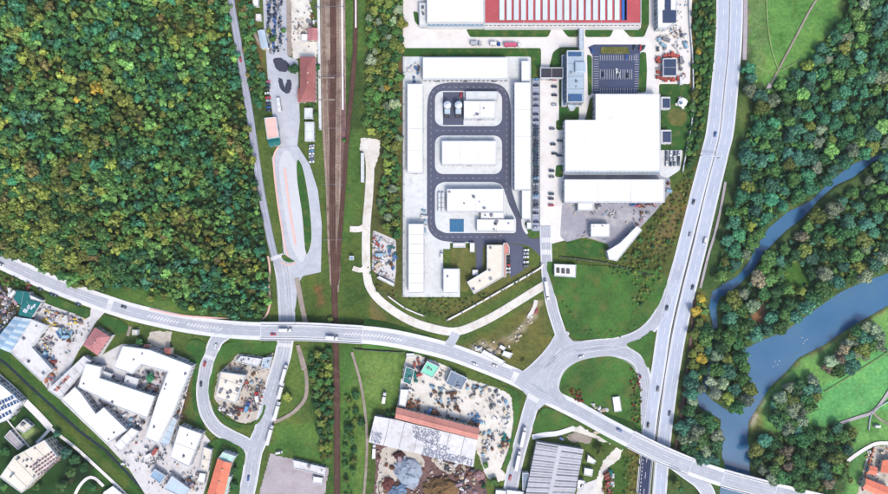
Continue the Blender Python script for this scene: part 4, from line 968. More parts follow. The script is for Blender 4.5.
# scrap yard and factory, bottom left
bld('workshop', 'dark teal roofed workshop, upper part near the road', [(17, 291), (28, 292.5), (29.6, 300), (21.7, 306), (14, 299)], 6, 'teal_roof', pw=6, parapet=False)
bld('workshop', 'dark teal roofed workshop, lower part with white domes', [(28, 300.2), (40, 303), (31, 317.5), (19, 315), (20.4, 307)], 6.4, 'teal_roof', pw=6, lights=6, parapet=False)
bld('shed', 'narrow white roof at the teal workshop corner', [(30, 295), (42, 300.5), (40.4, 302.6), (29.8, 299)], 5, pw=6, door=False)
bld('shed', 'small white roof left of the teal workshop', [(8, 296), (14, 290), (16, 292), (11, 298)], 4, pw=6, door=False)
gable('shed', 'long light blue striped roof beside the white L shaped shed', [(15, 317), (31, 319.5), (10, 352), (-7, 344)], 6, 'ice_blue_roof', 'grey_wall', 'shed', rise=1.2, pw=3, strip=['ice_roof', 'ice_blue_roof'])
bld('workshop', 'white L shaped shed enclosing the scrap yard corner', [(32, 319.5), (47, 325.5), (32, 347), (52, 369.5), (41, 381), (11, 352.5)], 6, 'old_white_roof', pw=7, vents=4)
bld('workshop', 'long white roof with rusty stains between scrap yard and factory', [(84, 356), (91, 361), (60, 399), (48, 390)], 6, 'old_white_roof', pw=7, vents=3)
r = random.Random(4)
for k, (u, v) in enumerate(((60, 386), (64, 381), (67, 378), (57, 389))):
    x, y = W(u, v, 6.1); MB().box(x, y, 6.0, 4.2, 2.6, 0.12, R(51)).build('roof_patch', [mat('rust_patch', C(205, 150, 140), 0.9, 0.3, 0.3, 1.2)], bpy.data.objects[[o.name for o in bpy.data.objects if o.get('label') == 'long white roof with rusty stains between scrap yard and factory'][0]])
bld('factory_hall', 'white factory wing running diagonally through the bottom left works', [(86, 363.5), (101.5, 367), (99.5, 378), (155, 396.5), (147, 418), (120, 408), (78.4, 387)], 8, pw=14, vents=2)
bld('factory_hall', 'white stepped factory hall along the stream bank', [(75, 387), (62, 399.5), (107, 444), (127, 430), (104, 407.5), (96, 414), (81, 393)], 8, pw=14, vents=2)
bld('shed', 'small white shed at the lower end of the stream bank hall', [(131.6, 428), (139.5, 431.5), (121, 452), (113.5, 445.6)], 5, pw=7)
bld('factory_hall', 'white hall wrapped round the courtyard with green tree', [(123, 346), (150, 350), (192, 366), (172, 416), (158, 444), (145.5, 438), (158, 398), (168, 372), (141, 365), (132, 374), (114, 368)], 9, pw=14, vents=6)
bld('shed', 'pale blue roof leaning on the courtyard hall', [(173.3, 417), (177, 420), (168.5, 446), (159.5, 443.5)], 6, 'ice_roof', pw=6)
bld('factory_hall', 'white boxy warehouse right of the pale blue roof', [(180, 426), (202, 434), (189, 467), (170, 458)], 8, pw=16, vents=3)
bld('shed', 'pale grey roof at the bottom edge of factory yard', [(172, 476), (190, 489), (184, 498), (164, 489)], 5, 'ice_roof', pw=8)
bld('shed', 'tiny blue roof near the white stream wall', [(155, 469), (166, 476), (160, 484), (150, 476)], 4, 'ice_blue_roof', pw=4, door=False)
bld('shed', 'beige flat roof beside the orange roofed house', [(204, 447), (212, 450), (208, 472), (200, 470)], 4, 'cream_roof', pw=8, vents=2, door=False)
bld('shed', 'white small roof below the beige flat roof', [(200, 473), (206, 474), (204, 484), (197, 482)], 4, pw=8, door=False)
bld('shed', 'grey shed in the gap of the factory courtyard', [(126, 375), (139, 379), (136, 388), (124, 384)], 4, 'concrete', pw=8, vents=1, door=False)
bld('shed', 'small grey shed between the two white factory wings', [(104, 371), (112, 374), (110, 381), (102, 378)], 4, 'concrete', pw=8, door=False)
gable('house', 'house with dusty pink hipped roof beside the scrap yard', [(95, 328), (109.5, 337), (97.5, 355), (83.5, 345)], 7, 'rose_roof', rise=2.4, pw=5, hip=True, chim=1)
bld('terrace', 'pale terrace wall right of the pink roofed house', [(110, 336.6), (113.5, 335), (100, 356), (97.8, 355)], 3, 'concrete_white', cat='terrace', pw=6, win=False, door=False)
gable('house', 'tiny red square roof on the courtyard hall edge', rect(164.5, 348.5, 170.5, 354.5), 6, 'brown_red_roof', rise=1, pw=3, win=False, hip=True)
gable('house', 'tiny red roof next to the dark shrub above courtyard hall', rect(144, 345, 149, 348.6), 5, 'brown_red_roof', rise=0.8, pw=3, win=False, hip=True)
bld('kiosk', 'small cream kiosk on the verge above the factory', rect(132.5, 330, 137.5, 335), 3.2, 'cream_roof', pw=6, door=False)
gable('house', 'house with long bright orange roof at the bottom edge', [(218, 459), (231, 463.5), (222, 502), (206, 500)], 8, 'orange_roof', rise=1.8, pw=5, chim=3)
bld('house_annex', 'pale mint flat annex at the head of the orange roof', [(223, 452), (236, 456.5), (231.3, 463), (218.3, 458.4)], 7, 'pale_mint_roof', pw=7, cat='annex')
bld('house_annex', 'thin mint balcony strip right of the orange roof', [(228, 476), (231, 477), (226, 498), (223.4, 497)], 6, 'pale_mint_roof', pw=6, cat='annex', door=False)
# flats bottom left
t = bld('apartment_block', 'pale apartment block with grid of rooflights at bottom left', [(44.7, 440), (58, 457), (21.7, 493), (0, 477), (14.5, 456.6)], 11, 'cream_roof', 'cream_wall', pw=9, vents=14)
for i in range(8):
    for j in range(4):
        u = 31 + i * 2.9 + j * 2.6 - 0; v = 467 - i * 2.05 + j * 2.5
        x, y = W(u, v, 11.2); MB().box(x, y, 11.0, 1.9, 1.5, 0.5, R(36), taper=0.9).build('rooflight', [mat('mauve_glass', C(150, 110, 125), 0.3, 0.2, objvar=0.3)], t)
t = bld('apartment_block', 'white block with bands of blue rooflights at the left edge', [(-14, 372), (11, 393), (21, 402), (8, 420), (-14, 428)], 8, 'white_roof', pw=12, vents=2)
for j, (u0, v0, u1, v1, n) in enumerate(((-6, 406, 15, 396, 8), (-4, 411, 18, 401, 8), (-6, 421, 10, 412, 6))):
    for i in range(n):
        f = i / (n - 1); x, y = W(u0 + (u1 - u0) * f, v0 + (v1 - v0) * f, 8.2); MB().box(x, y, 8.0, 1.8, 2.8, 0.4, R(25)).build('rooflight', 'blue_glass', t)
bld('pavilion', 'small cream flat pavilion on the lawn between the flats', [(23.7, 419.5), (32, 426), (24, 433), (15.5, 428)], 3.5, 'cream_roof', pw=5, vents=3)
bld('garage', 'mauve grey garage roof left of the narrow path', [(10.5, 430), (24, 445), (18.4, 450), (4.6, 437)], 3, 'dirt_lavender', pw=5, door=False)
bld('garage', 'white garage roof at the end of curved path', [(113, 486), (130, 500), (100, 503), (104, 492)], 3, pw=8, door=False)
# inside the slip road loop
bld('workshop', 'cream flat roofed workshop inside the slip road loop', [(221, 372), (245, 375.5), (235, 403.6), (216, 397.6)], 7, 'cream_roof', pw=7, vents=12)
bld('shed', 'low white flat building by the road inside the loop', [(241, 356), (262, 359), (258, 367), (236, 362)], 3.5, 'old_white_roof', pw=6, vents=3)
bld('shed', 'pale blue roof at the corner inside the loop', [(263, 358), (272, 357), (269, 369), (261, 368)], 3.5, 'ice_roof', pw=6, vents=2, door=False)
# works below the viaduct
bld('shed', 'dark teal flat roof left of the mint green roof', [(406, 366.4), (414.6, 369.7), (410.7, 385), (402.8, 382)], 4, 'teal_roof', pw=5, vents=2)
bld('shed', 'bright mint green flat roof below the viaduct ramp', [(427, 361), (439.6, 367), (432.4, 378), (420.5, 372.4)], 5, 'mint_roof', pw=12, vents=2)
bld('workshop', 'blue grey square roof in the white works yard', [(451, 370.6), (467.5, 378.4), (461, 390.4), (445.6, 383.3)], 5, 'slate_roof', pw=8, vents=2)
bld('shed', 'white narrow roof above the pink long roof end', [(400.8, 389.5), (409, 390), (405.4, 407), (399, 405.5)], 5, pw=7)
bld('kiosk', 'white container hut under the viaduct embankment', rect(406.5, 353.5, 414.5, 356.8), 2.6, pw=4, door=False)
gable('industrial_hall', 'long narrow hall with barrel pink roof', [(397, 408), (479, 429), (477, 439), (395.5, 418)], 8, 'pink_roof', rise=1.8, pw=6, cat='building')
t = bld('industrial_hall', 'wide grey hall with speckled roof below the pink roof', [(375, 416.6), (395, 420), (477, 440.3), (473, 466.6), (369, 442)], 7, 'old_white_roof', 'grey_wall', pw=12, parapet=False)
sp = mat('speckle', C(150, 157, 176), 0.8, 0.3)
def speckles(a, b_, c_, d, n, seed):
    r = random.Random(seed); bb = MB()
    for k in range(n):
        f, g = r.random(), r.random(); u = (a[0] * (1 - f) + b_[0] * f) * (1 - g) + (d[0] * (1 - f) + c_[0] * f) * g; v = (a[1] * (1 - f) + b_[1] * f) * (1 - g) + (d[1] * (1 - f) + c_[1] * f) * g
        x, y = W(u, v, 7.2); bb.box(x, y, 7.0, r.uniform(0.5, 1.5), r.uniform(0.4, 0.9), 0.1 + r.random() * 0.04, R(-14) + r.choice((0, 1.57)))
    tag(bb.build('roof_patches', [sp], t), kind='stuff')
speckles((372, 431), (382, 433), (380, 444), (370, 441), 90, 1); speckles((424, 448), (474, 459), (472, 466), (422, 455), 330, 2); speckles((412, 426), (442, 432), (438, 446), (414, 439), 240, 3); speckles((424, 441), (450, 446), (448, 452), (424, 449), 80, 4)
gable('market_hall', 'hall with ribbed roof of alternating white and grey strips', [(537, 442.5), (583, 450), (573, 500), (525, 500)], 6, 'pale_strip', 'grey_wall', 'building', rise=0.1, pw=1.1, strip=['pale_strip', 'dark_strip', 'pale_strip', 'mid_strip'], win=False, capw=3.2)
bld('shed', 'dark blue grey roof left of the striped hall', rect(522.5, 473, 528.5, 490), 4, 'slate_roof', pw=6, door=False)
bld('shed', 'white slanted hut with red edge right of striped hall', [(588, 455), (596, 461), (594, 464), (587, 462)], 3, pw=6, door=False)
bld('shed', 'white square hut on the lawn right of striped hall', [(584.5, 468), (593, 469.5), (592, 476.5), (584, 475)], 3, pw=6, door=False)
bld('shed', 'white shed at the bottom edge near the striped hall', [(578, 480), (585, 481), (583, 490), (577, 489)], 4, pw=6, vents=1)
bld('shed', 'white flat roof at the bottom edge below the works', [(496, 490), (506, 491), (506, 500), (495, 500)], 3, pw=6, door=False)
bld('shed', 'white flat roof low beside the bottom edge road', [(507, 490), (524, 492), (524, 500), (507, 500)], 3, pw=6, door=False)
bld('shed', 'white long low shed on the lavender dirt plot', [(293, 460), (326, 468), (325, 476), (294.5, 468.5)], 3.5, 'old_white_roof', pw=6, vents=2)
bld('shed', 'small white shed below the long one on dirt plot', [(313.5, 476.5), (323, 478), (322, 485), (313, 483)], 3, 'old_white_roof', pw=6, door=False)
bld('pump_house', 'white flat slab on the green loop beside the highway', [(612.5, 397.5), (619.5, 396.5), (621.5, 411), (614.5, 412)], 2.5, pw=8, door=False)
for i, (q, lab) in enumerate((([(501, 345), (506, 348), (503.5, 350.5), (499, 347.5)], 'upper'), ([(504, 351), (513, 353.5), (509.5, 358.5), (502, 355)], 'middle'), ([(484, 350), (505, 361.5), (502, 365.5), (481, 353.5)], 'long lower'))):
    bld('container_cabin', lab + ' white site cabin on the gravel triangle', q, 2.7, 'white_roof', cat='cabin', pw=5, door=False)
gable('house', 'house with orange roof at bottom right corner', [(866, 479), (892, 489), (889, 500), (863, 488)], 6, 'orange_roof', rise=1.5, pw=6)
gable('house', 'orange roof cut by the right edge near corner', [(883, 461), (894, 459), (894, 473), (881, 472)], 5, 'orange_roof', rise=1.2, pw=5)
gable('house', 'small orange roofed house inside the right corner yard', [(870, 466), (877, 468), (875, 475), (868, 473)], 4, 'orange_roof', rise=1, pw=4)
lwall('fence', 'orange topped garden wall of the corner house yard', [(873, 447), (866, 470), (862, 490)], 0.5, 1.6, 'orange_roof', 'wall')
bld('yard_wall_roof', 'thin white roof edging the railway storage yard', [(379, 276), (383, 278), (394.5, 284), (393.5, 286.5), (377, 278)], 3, cat='shed', pw=6, win=False, door=False)

# ------------------------------------------------------------------ vehicles
def car_mesh(kind):
    b = MB()   # x forward; slots: paint, glass, rubber, tail light
    L, Wd = (4.4, 1.8) if kind != 'van' else (5.6, 2.05)
    hood, roof = (0.85, 1.48) if kind != 'van' else (1.2, 2.3)
    st = [(-L / 2, 0.8, 0.5, hood * 0.92), (-L / 2 + 0.25, 0.95, 0.3, hood * 1.02), (0, 1.0, 0.28, hood * 1.04), (L / 2 - 0.5, 0.96, 0.3, hood * 0.92), (L / 2, 0.74, 0.45, hood * 0.72)]
    k = len(b.v)
    for x, w, z0, z1 in st:
        w *= Wd / 2; b.v += [(x, -w, z0), (x, w, z0), (x, w, z1 - .12), (x, w * .86, z1), (x, -w * .86, z1), (x, -w, z1 - .12)]
    for i in range(len(st) - 1):
        for e in range(6):
            a = k + 6 * i; b.f.append((a + e, a + (e + 1) % 6, a + 6 + (e + 1) % 6, a + 6 + e)); b.m.append(0)
    b.f.append(tuple(range(k + 5, k - 1, -1))); b.m.append(3); a = k + 6 * (len(st) - 1); b.f.append(tuple(range(a, a + 6))); b.m.append(0)
    x0, x1 = (-L / 2 + 0.55, L / 2 - 1.25) if kind == 'saloon' else ((-L / 2 + 0.2, L / 2 - 1.3) if kind == 'hatch' else (-L / 2 + 0.12, L / 2 - 0.7))
    q0 = [(x0, -.84), (x1, -.84), (x1, .84), (x0, .84)]; tx = 0.5 if kind == 'saloon' else 0.25; q1 = [(x0 + tx, -.66), (x1 - 0.75, -.66), (x1 - 0.75, .66), (x0 + tx, .66)]
    k = len(b.v); zb = hood - 0.02; s = Wd / 1.8
    b.v += [(x, y * s, zb) for x, y in q0] + [(x, y * s, roof - .04) for x, y in q1] + [(x + (0.05 if i in (0, 3) else -0.05), y * s * .97, roof) for i, (x, y) in enumerate(q1)]
    for e in range(4):
        f = (e + 1) % 4; b.f.append((k + e, k + f, k + 4 + f, k + 4 + e)); b.m.append(1 if not (kind == 'van' and e != 1) else 0); b.f.append((k + 4 + e, k + 4 + f, k + 8 + f, k + 8 + e)); b.m.append(0)
    b.f.append((k + 8, k + 9, k + 10, k + 11)); b.m.append(0)
    for x in (-L * .31, L * .31):
        for y in (-Wd / 2 + .08, Wd / 2 - .08):
            k = len(b.v); n = 10
            for yy in (y - .1, y + .1): b.v += [(x + .32 * math.cos(6.283 * i / n), yy, .32 + .32 * math.sin(6.283 * i / n)) for i in range(n)]
            for i in range(n): b.f.append((k + i, k + (i + 1) % n, k + n + (i + 1) % n, k + n + i)); b.m.append(2)
            b.f.append(tuple(range(k, k + n))); b.m.append(2); b.f.append(tuple(range(k + 2 * n - 1, k + n - 1, -1))); b.m.append(2)
    return b.mesh('car_' + kind, ['paint_object', 'glass', 'rubber', 'tail'])
CARM = {k: car_mesh(k) for k in ('hatch', 'saloon', 'van')}
PAL = {'white': C(240, 240, 244), 'silver': C(190, 194, 204), 'grey': C(110, 114, 124), 'black': C(38, 40, 48), 'navy': C(36, 46, 80), 'blue': C(44, 90, 170), 'red': C(196, 46, 56), 'dark green': C(40, 84, 80), 'pink': C(214, 100, 130), 'sky blue': C(110, 165, 205)}
def car(u, v, ang, col, label, group=None, kind=None, z=None):
    x, y = W(u, v, 0 if z is None else z); kind = kind or rnd.choice(('hatch', 'saloon', 'hatch'))
    o = inst(CARM[kind], 'van' if kind == 'van' else 'car', (x, y, TOPZ if z is None else z + MK + .02), R(ang), col=PAL[col]); tag(o, label, 'van' if kind == 'van' else 'car', group); return o
def road_car(rb, u, v, off, col, label, kind=None, rev=False):
    s = rb.s_at(u, v); p = rb.at(s, off); o = inst(CARM[kind or 'hatch'], 'van' if kind == 'van' else 'car', (p.x, p.y, p.z + MK + 0.015), rb.ang(s) + (math.pi if rev else 0), col=PAL[col]); tag(o, label, 'van' if kind == 'van' else 'car')
for a in ((main, 3, 262, -2.5, 'white', 'white van on the main road at far left', 'van'), (main, 43, 283, -7.6, 'black', 'black car pulled up on the wide pavement by the teal workshop', 'saloon'), (main, 54, 289, -7.8, 'navy', 'left car of a dark pair parked beside the main road verge'), (main, 57.5, 290.5, -7.8, 'black', 'right car of a dark pair parked beside the main road verge'),
          (main, 82, 299, -7.6, 'navy', 'dark blue car by the scrap yard verge end'), (main, 125, 309.5, 2.3, 'black', 'black car on the main road past the pink roof house', 'saloon'), (main, 476, 362, -2.4, 'white', 'white car on the main road, left of a pair near works', 'saloon'), (main, 494, 368, 2.3, 'white', 'white car on the main road, right of a pair near works'),
          (main, 617, 431, 2.4, 'blue', 'blue car driving onto the highway overpass'), (hw_r, 688, 285, 1.8, 'navy', 'navy car on the right carriageway below the bend'), (hw_l, 668.5, 308, -1.8, 'black', 'dark car on left carriageway near the ramp merge'),
          (hw_l, 694, 203, -1.5, 'black', 'black car on left carriageway beside the wide warehouse', 'saloon'), (hw_l, 686, 234, 2, 'silver', 'silver car on left carriageway in mid bend'), (hw_r, 704, 240, 2.2, 'white', 'white van on the right carriageway in mid bend', 'van'), (hw_l, 711, 132, 1.8, 'blue', 'blue car on left carriageway near the gantry'),
          (hw_l, 650, 424, -1.5, 'black', 'black car about to pass under the overpass'), (hw_r, 666.5, 413.5, 1.5, 'navy', 'navy car on right carriageway near the overpass'), (hw_l, 654, 388, 2.0, 'grey', 'grey car on left carriageway beside the green loop'), (loop_in, 580, 355, -1.5, 'white', 'white car rounding the head of the green loop'),
          (forest_road, 239, 61, 0, 'red', 'red car on the forest road'), (slip, 206, 384, -1.6, 'black', 'black car on the curved slip road'), (slip, 214, 346, 1.6, 'white', 'white car at the top of the slip road'), (slip, 207, 365, -1.6, 'red', 'red car just below the slip road crossing'), (south_road, 252.8, 480, -1.0, 'blue', 'blue car on the road left of dirt plot', 'saloon'),
          (main, 274, 333, -2.4, 'red', 'red car on the viaduct above the middle road'), (gate_road, 548.5, 279, -2.2, 'silver', 'silver car just ahead of the lorry on gate road'), (south_leg, 509, 478, -2, 'red', 'red car at the bottom of the truck road')):
    road_car(*a[:6], kind=a[6] if len(a) > 6 else None)
car(536, 311, 70, 'red', 'red car parked on the gravel triangle'); car(561, 438, -35, 'blue', 'blue car parked by the striped hall track'); car(279.5, 452, 10, 'white', 'white van parked on the grass beside the road', kind='van'); car(876, 425.7, 0, 'white', 'white van beside the meadow fence', kind='van')
car(30, 287, 60, 'red', 'red car nosing out above the teal workshop'); car(53, 344, -30, 'grey', 'lone grey car standing in the scrap yard'); car(89, 400, 50, 'black', 'black car in the narrow factory courtyard'); car(441.5, 255, 88, 'white', 'white van parked beside the olive lawn', kind='van'); car(461, 95.5, 85, 'red', 'red car parked on the dark apron by silos')
def row(pts, ang, cols, where, group, jit=0.25):
    for i, ((u, v), c) in enumerate(zip(pts, cols)):
        n = cols.count(c); nth = cols[:i].count(c); e = '' if n < 2 else (f', {("first", "second", "third", "fourth", "fifth", "sixth", "seventh", "eighth", "ninth", "tenth", "eleventh", "twelfth", "thirteenth", "fourteenth")[min(nth, 13)]} {c} from the top')
        car(u + rnd.uniform(-jit, jit), v + rnd.uniform(-.1, .1), ang + rnd.uniform(-2, 2) * (12 if jit > .9 else 1) + rnd.choice((0, 180)), c, f'{c} car {where}{e}', group)
cs = ['blue', 'sky blue', 'navy', 'grey', 'sky blue'] + [None] * 60
seq = rnd.choices(['navy', 'grey', 'black', 'dark green', 'sky blue', 'silver', 'red', 'white'], [7, 6, 6, 4, 2, 3, 1, 1], k=54)
pts = [(535.8, 79.9 + 2.9 * k) for k in range(52)]; keep = [(p_, c) for i, (p_, c) in enumerate(zip(pts, seq)) if i not in (1, 3, 4, 6, 8, 10, 11, 13, 15, 41, 45, 47, 48, 50)]
row([k[0] for k in keep], 0, [k[1] for k in keep], 'in the long row by the hall', 'cars in the long row')
row([(554, 80), (554, 87), (554, 95.5), (554, 105)], 0, ['pink', 'navy', 'black', 'silver'], 'parked below the black roofed building', 'cars by the black roof')
row([(552, 129), (553, 144.5), (559.5, 141), (554, 154), (559, 155.7), (551.5, 171), (551.5, 177), (551, 194), (551, 199), (551, 205.5)], 0, ['grey', 'navy', 'dark green', 'black', 'navy', 'navy', 'grey', 'dark green', 'black', 'red'], 'left of the huge warehouse', 'cars by the warehouse')
for a in ((592, 52, 100, 'blue', 'blue car at the car park top left corner'), (603, 75, 90, 'navy', 'navy car in the middle car park row, left'), (627, 76, 90, 'black', 'black car in the middle car park row, right'), (626, 58, 90, 'blue', 'blue car in the top car park row'), (640, 48, 80, 'red', 'red car at the car park top right corner'), (634, 48, 90, 'black', 'black car at the car park entrance'), (616, 71.5, 90, 'white', 'white car nose to nose in middle car park row'), (619, 75, 90, 'silver', 'silver car in the middle car park row'), (643, 48, 60, 'dark green', 'dark green car right of the car park entrance')):
    car(*a)
row([(268, 82), (268, 85.3), (268, 88.6), (268, 93.5), (268.5, 98), (269, 101), (269, 104), (269.3, 107.5), (269.3, 111)], 5, ['pink', 'dark green', 'black', 'white', 'red', 'silver', 'navy', 'blue', 'black'], 'in the station row above the bus depot', 'cars in the station row')
row([(312, 146 + 2.7 * k) for k in range(7)], 8, ['silver', 'white', 'sky blue', 'white', 'silver', 'grey', 'white'], 'parked by the railway beside the pale shed', 'cars by the railway')
row([(507.5, 258), (507.5, 261.5), (507.5, 265), (507.5, 268.5), (507.5, 272)], 0, ['navy', 'black', 'red', 'white', 'silver'], 'beside the pink canopy', 'cars by the canopy')
row([(526, 250), (526, 253.5), (526, 257), (526, 262), (526, 266)], 0, ['white', 'silver', 'white', 'white', 'grey'], 'right of the dark parking apron', 'cars by the apron')
row([(666 + 4 * (k % 4), 153.5 + 5.2 * (k // 4)) for k in range(12)], 90, rnd.choices(['white', 'grey', 'navy', 'silver', 'black'], k=12), 'in the small grid car park', 'cars in the small grid')
row([(657, 2 + 3.4 * k) for k in range(4)], 0, ['navy', 'dark green', 'blue', 'navy'], 'along the left of the navy panelled hall', 'cars by the navy panels')
pts = [(270 + 5 * (k % 3) + rnd.uniform(-1.2, 1.2), -1 + 3.6 * (k // 3) + rnd.uniform(-1, 1)) for k in range(45)]
row(pts, 90, rnd.choices(['black', 'navy', 'grey', 'blue', 'silver', 'dark green', 'white'], [7, 6, 4, 2, 2, 2, 1], k=45), 'in the crowded junk lot at the top', 'cars in the junk lot', 1.0)
row([(3, 312), (5, 316), (7, 321), (3, 326), (8, 307), (10, 303), (1, 331), (5, 330)], 55, ['black', 'navy', 'white', 'black', 'silver', 'grey', 'navy', 'blue'], 'in the lot left of the light blue roof', 'cars left of blue roof')
row([(583, 207), (598, 206), (632, 205), (637, 206)], 10, ['dark green', 'grey', 'blue', 'pink'], 'in the grey yard below the wide warehouse', 'cars in the grey yard')
def wheels(t, xs, ys, r, z0=0):
    for x in xs:
        for y in ys:
            b = MB(); n = 12
            for yy in (y - .16, y + .16): b.v += [(x + r * math.cos(6.283 * i / n), yy, r + z0 + r * math.sin(6.283 * i / n)) for i in range(n)]
            for i in range(n): b.f.append((i, (i + 1) % n, n + (i + 1) % n, n + i)); b.m.append(0)
            b.f += [tuple(range(n)), tuple(range(2 * n - 1, n - 1, -1))]; b.m += [0, 0]
            inst(b.mesh('wheel', ['rubber']), 'wheel', (0, 0, 0), parent=t)
def truck(x, y, z, a, label, col='white', boxc='white', L=16.0, kind='truck', group=None):
    t = thing('bus' if kind == 'bus' else 'truck', label, kind, (x, y, z), group, a); pc = lambda b, n, m, c=None: inst(b.mesh(n, [m]), n, (0, 0, 0), col=PAL[c] if c else None, parent=t)
    h = L / 2
    if kind == 'bus':
        b = MB(); b.box(0, 0, .4, L, 2.5, 2.6, taper=0.97); pc(b, 'body', 'paint_object', col)
        for s in (-1, 1): b = MB(); b.box(0, s * 1.24, 1.5, L * .92, .08, 1.0); pc(b, 'window_band', 'glass')
        b = MB(); b.box(h - .02, 0, 1.3, .1, 2.2, 1.4); pc(b, 'windscreen', 'glass')
        for x_ in (-h * .4, h * .4): b = MB(); b.box(x_, 0, 3.0, 2.2, 1.6, .25, taper=.9); pc(b, 'roof_unit', 'parapet')
        wheels(t, (-h * .6, h * .6), (-1.1, 1.1), .48)
    else:
        cl = 2.3
        b = MB(); b.box(h - cl / 2, 0, .6, cl, 2.4, 2.3, taper=.94); b.box(h - cl / 2 - .5, 0, 2.9, 1.2, 2.0, .5, taper=.8); cab = pc(b, 'cab', 'paint_object', col)
        b = MB(); b.box(h + .02, 0, 1.6, .14, 2.1, .95); inst(b.mesh('windscreen', ['glass']), 'windscreen', (0, 0, 0), parent=cab)
        b = MB(); b.box(-.2, 0, .55, L - .6, 1.0, .4); pc(b, 'chassis', 'dark_steel')
        b = MB(); bl = L - cl - .9; b.box(-h + bl / 2, 0, 1.0, bl, 2.5, 2.75); 
        for k in range(int(bl / 1.5)): b.box(-h + .7 + k * 1.5, 0, 3.751, .12, 2.4, .05)
        pc(b, 'cargo_box', 'paint_object', boxc)
        wheels(t, (-h + 1.2, -h + 2.5, h - 1.3) + ((h - 4.3,) if L > 12 else ()), (-1.05, 1.05), .5)
    return t
def road_truck(rb, u, v, off, label, **k):
    s = rb.s_at(u, v); p = rb.at(s, off); truck(p.x, p.y, p.z + MK + .015, rb.ang(s) + math.pi * k.pop('rev', 0), label, **k)
road_truck(main, 334, 337, -3.4, 'white lorry on the viaduct over the railway', L=9.5); road_truck(main, 287, 331, 1.2, 'white lorry crossing the viaduct above the middle road', L=10); road_truck(gate_road, 547, 290, -2.2, 'white lorry on the road from the gate', L=15)
for i, (u, v, ln) in enumerate(((284, 374, 16), (281, 390, 13), (277, 410, 15), (270, 434, 16))):
    x, y = W(u + .8, v); truck(x, y, TOPZ, R(75), ('first', 'second', 'third', 'fourth')[i] + ' white trailer truck from the viaduct along the middle road', L=ln)
for i, (u, v) in enumerate(((522.5, 436), (517.2, 459.5))):
    x, y = W(u, v); truck(x, y, TOPZ, R(78), ('upper', 'lower')[i] + ' long white truck parked on the road left of striped hall', L=15.5)
for u, v, a, lab, L, c in ((280, 105.5, 97, 'white bus waiting above the bus depot', 11, 'white'),):
    x, y = W(u, v); truck(x, y, TOPZ, R(a), lab, L=L, kind='bus', col=c)
x, y = W(476, 44.5); truck(x, y, TOPZ, 0, 'grey flat truck on the pavement below the top white hall', col='silver', boxc='silver', L=8.5)
x, y = W(495, 45); truck(x, y, TOPZ, 0, 'small white truck with blue cab below the red factory', col='blue', L=8)
x, y = W(512, 46); truck(x, y, TOPZ, 0, 'red trailer truck on the pavement below the red factory', col='white', boxc='pink', L=13)
x, y = W(258, 396); truck(x, y, TOPZ, R(100), 'white and red lorry inside the slip road loop', col='red', L=8)
x, y = W(248.5, 406); truck(x, y, TOPZ, R(70), 'blue lorry at the lower yard inside the loop', col='blue', boxc='sky blue', L=8)
x, y = W(384.5, 397); truck(x, y, TOPZ + .1, R(82), 'lone white lorry on the field left of pink roof', L=8.5)
x, y = W(374.5, 450); truck(x, y, TOPZ, R(88), 'thin white trailer at the corner of speckled roof', L=11)

# ------------------------------------------------------------------ goods and scrap in the yards
def corr(L, Wd, Hh):
    b = MB(); b.box(0, 0, .1, L, Wd, Hh - .1)
    for k in range(int(L / .6)): b.box(-L / 2 + .3 + k * .6, 0, Hh + .001, .25, Wd * .96, .05)
    for x in (-L / 2, L / 2):
        for y in (-Wd / 2, Wd / 2): b.box(x * .985, y * .95, 0, .2, .2, Hh + .06)
    return b
CONT = corr(6.0, 2.4, 2.6).mesh('container', ['matte_object']); CONT12 = corr(12, 2.4, 2.6).mesh('container', ['matte_object'])
def heap_mesh(seed, sharp=False):
    r = random.Random(seed); b = MB(); n, m = 14, 5
    rows = []
    for j in range(m + 1):
        f = j / m; rad = 1 - f; z = (1 - (1 - f) ** 1.6) if sharp else math.sin(f * 1.57); rows.append([len(b.v) + i for i in range(n)])
        for i in range(n):
            k = rad * (1 + r.uniform(-.22, .22) * (1 if j < m else 0)); a = 6.283 * i / n; b.v.append((k * math.cos(a), k * math.sin(a), max(0, z * (1 + r.uniform(-.2, .2)) if j else -.1)))
    for j in range(m):
        for i in range(n): b.f.append((rows[j][i], rows[j][(i + 1) % n], rows[j + 1][(i + 1) % n], rows[j + 1][i])); b.m.append(0)
    for k in range(26):
        a, d = r.uniform(0, 6.28), r.uniform(0, 1.0); s = r.uniform(.05, .16); b.box(d * math.cos(a), d * math.sin(a), max(0, math.cos(d * 1.5)) * .8 - .02, s * 2, s, s * 1.6, r.uniform(0, 3))
    return b.mesh('heap', ['matte_object'])
HEAP = [heap_mesh(i) for i in range(4)]
def stack_mesh(seed):
    r = random.Random(seed); b = MB()
    for k in range(r.randint(3, 5)):
        z = 0; x, y = r.uniform(-1, 1), r.uniform(-.8, .8)
        for j in range(r.randint(1, 3)):
            h = r.uniform(.3, .8); b.box(x + r.uniform(-.15, .15), y + r.uniform(-.15, .15), z, r.uniform(.8, 1.8), r.uniform(.7, 1.3), h - .02, r.uniform(-.2, .2)); z += h
    return b.mesh('pallet_stack', ['matte_object'])
STACK = [stack_mesh(i) for i in range(5)]
def pipe_mesh(seed):
    r = random.Random(seed); b = MB()
    for j in range(3):
        for i in range(5 - j): b.box(0 + r.uniform(-.4, .4), (i - (4 - j) / 2) * .62, j * .5, r.uniform(4, 5.6), .5, .48)
    for x in (-1.6, 1.6): b.box(x, 0, 0, .2, 3.6, .3); b.box(x, 1.75, 0, .2, .2, 1.8); b.box(x, -1.75, 0, .2, .2, 1.8)
    return b.mesh('beam_stack', ['matte_object'])
PIPE = [pipe_mesh(i) for i in range(3)]
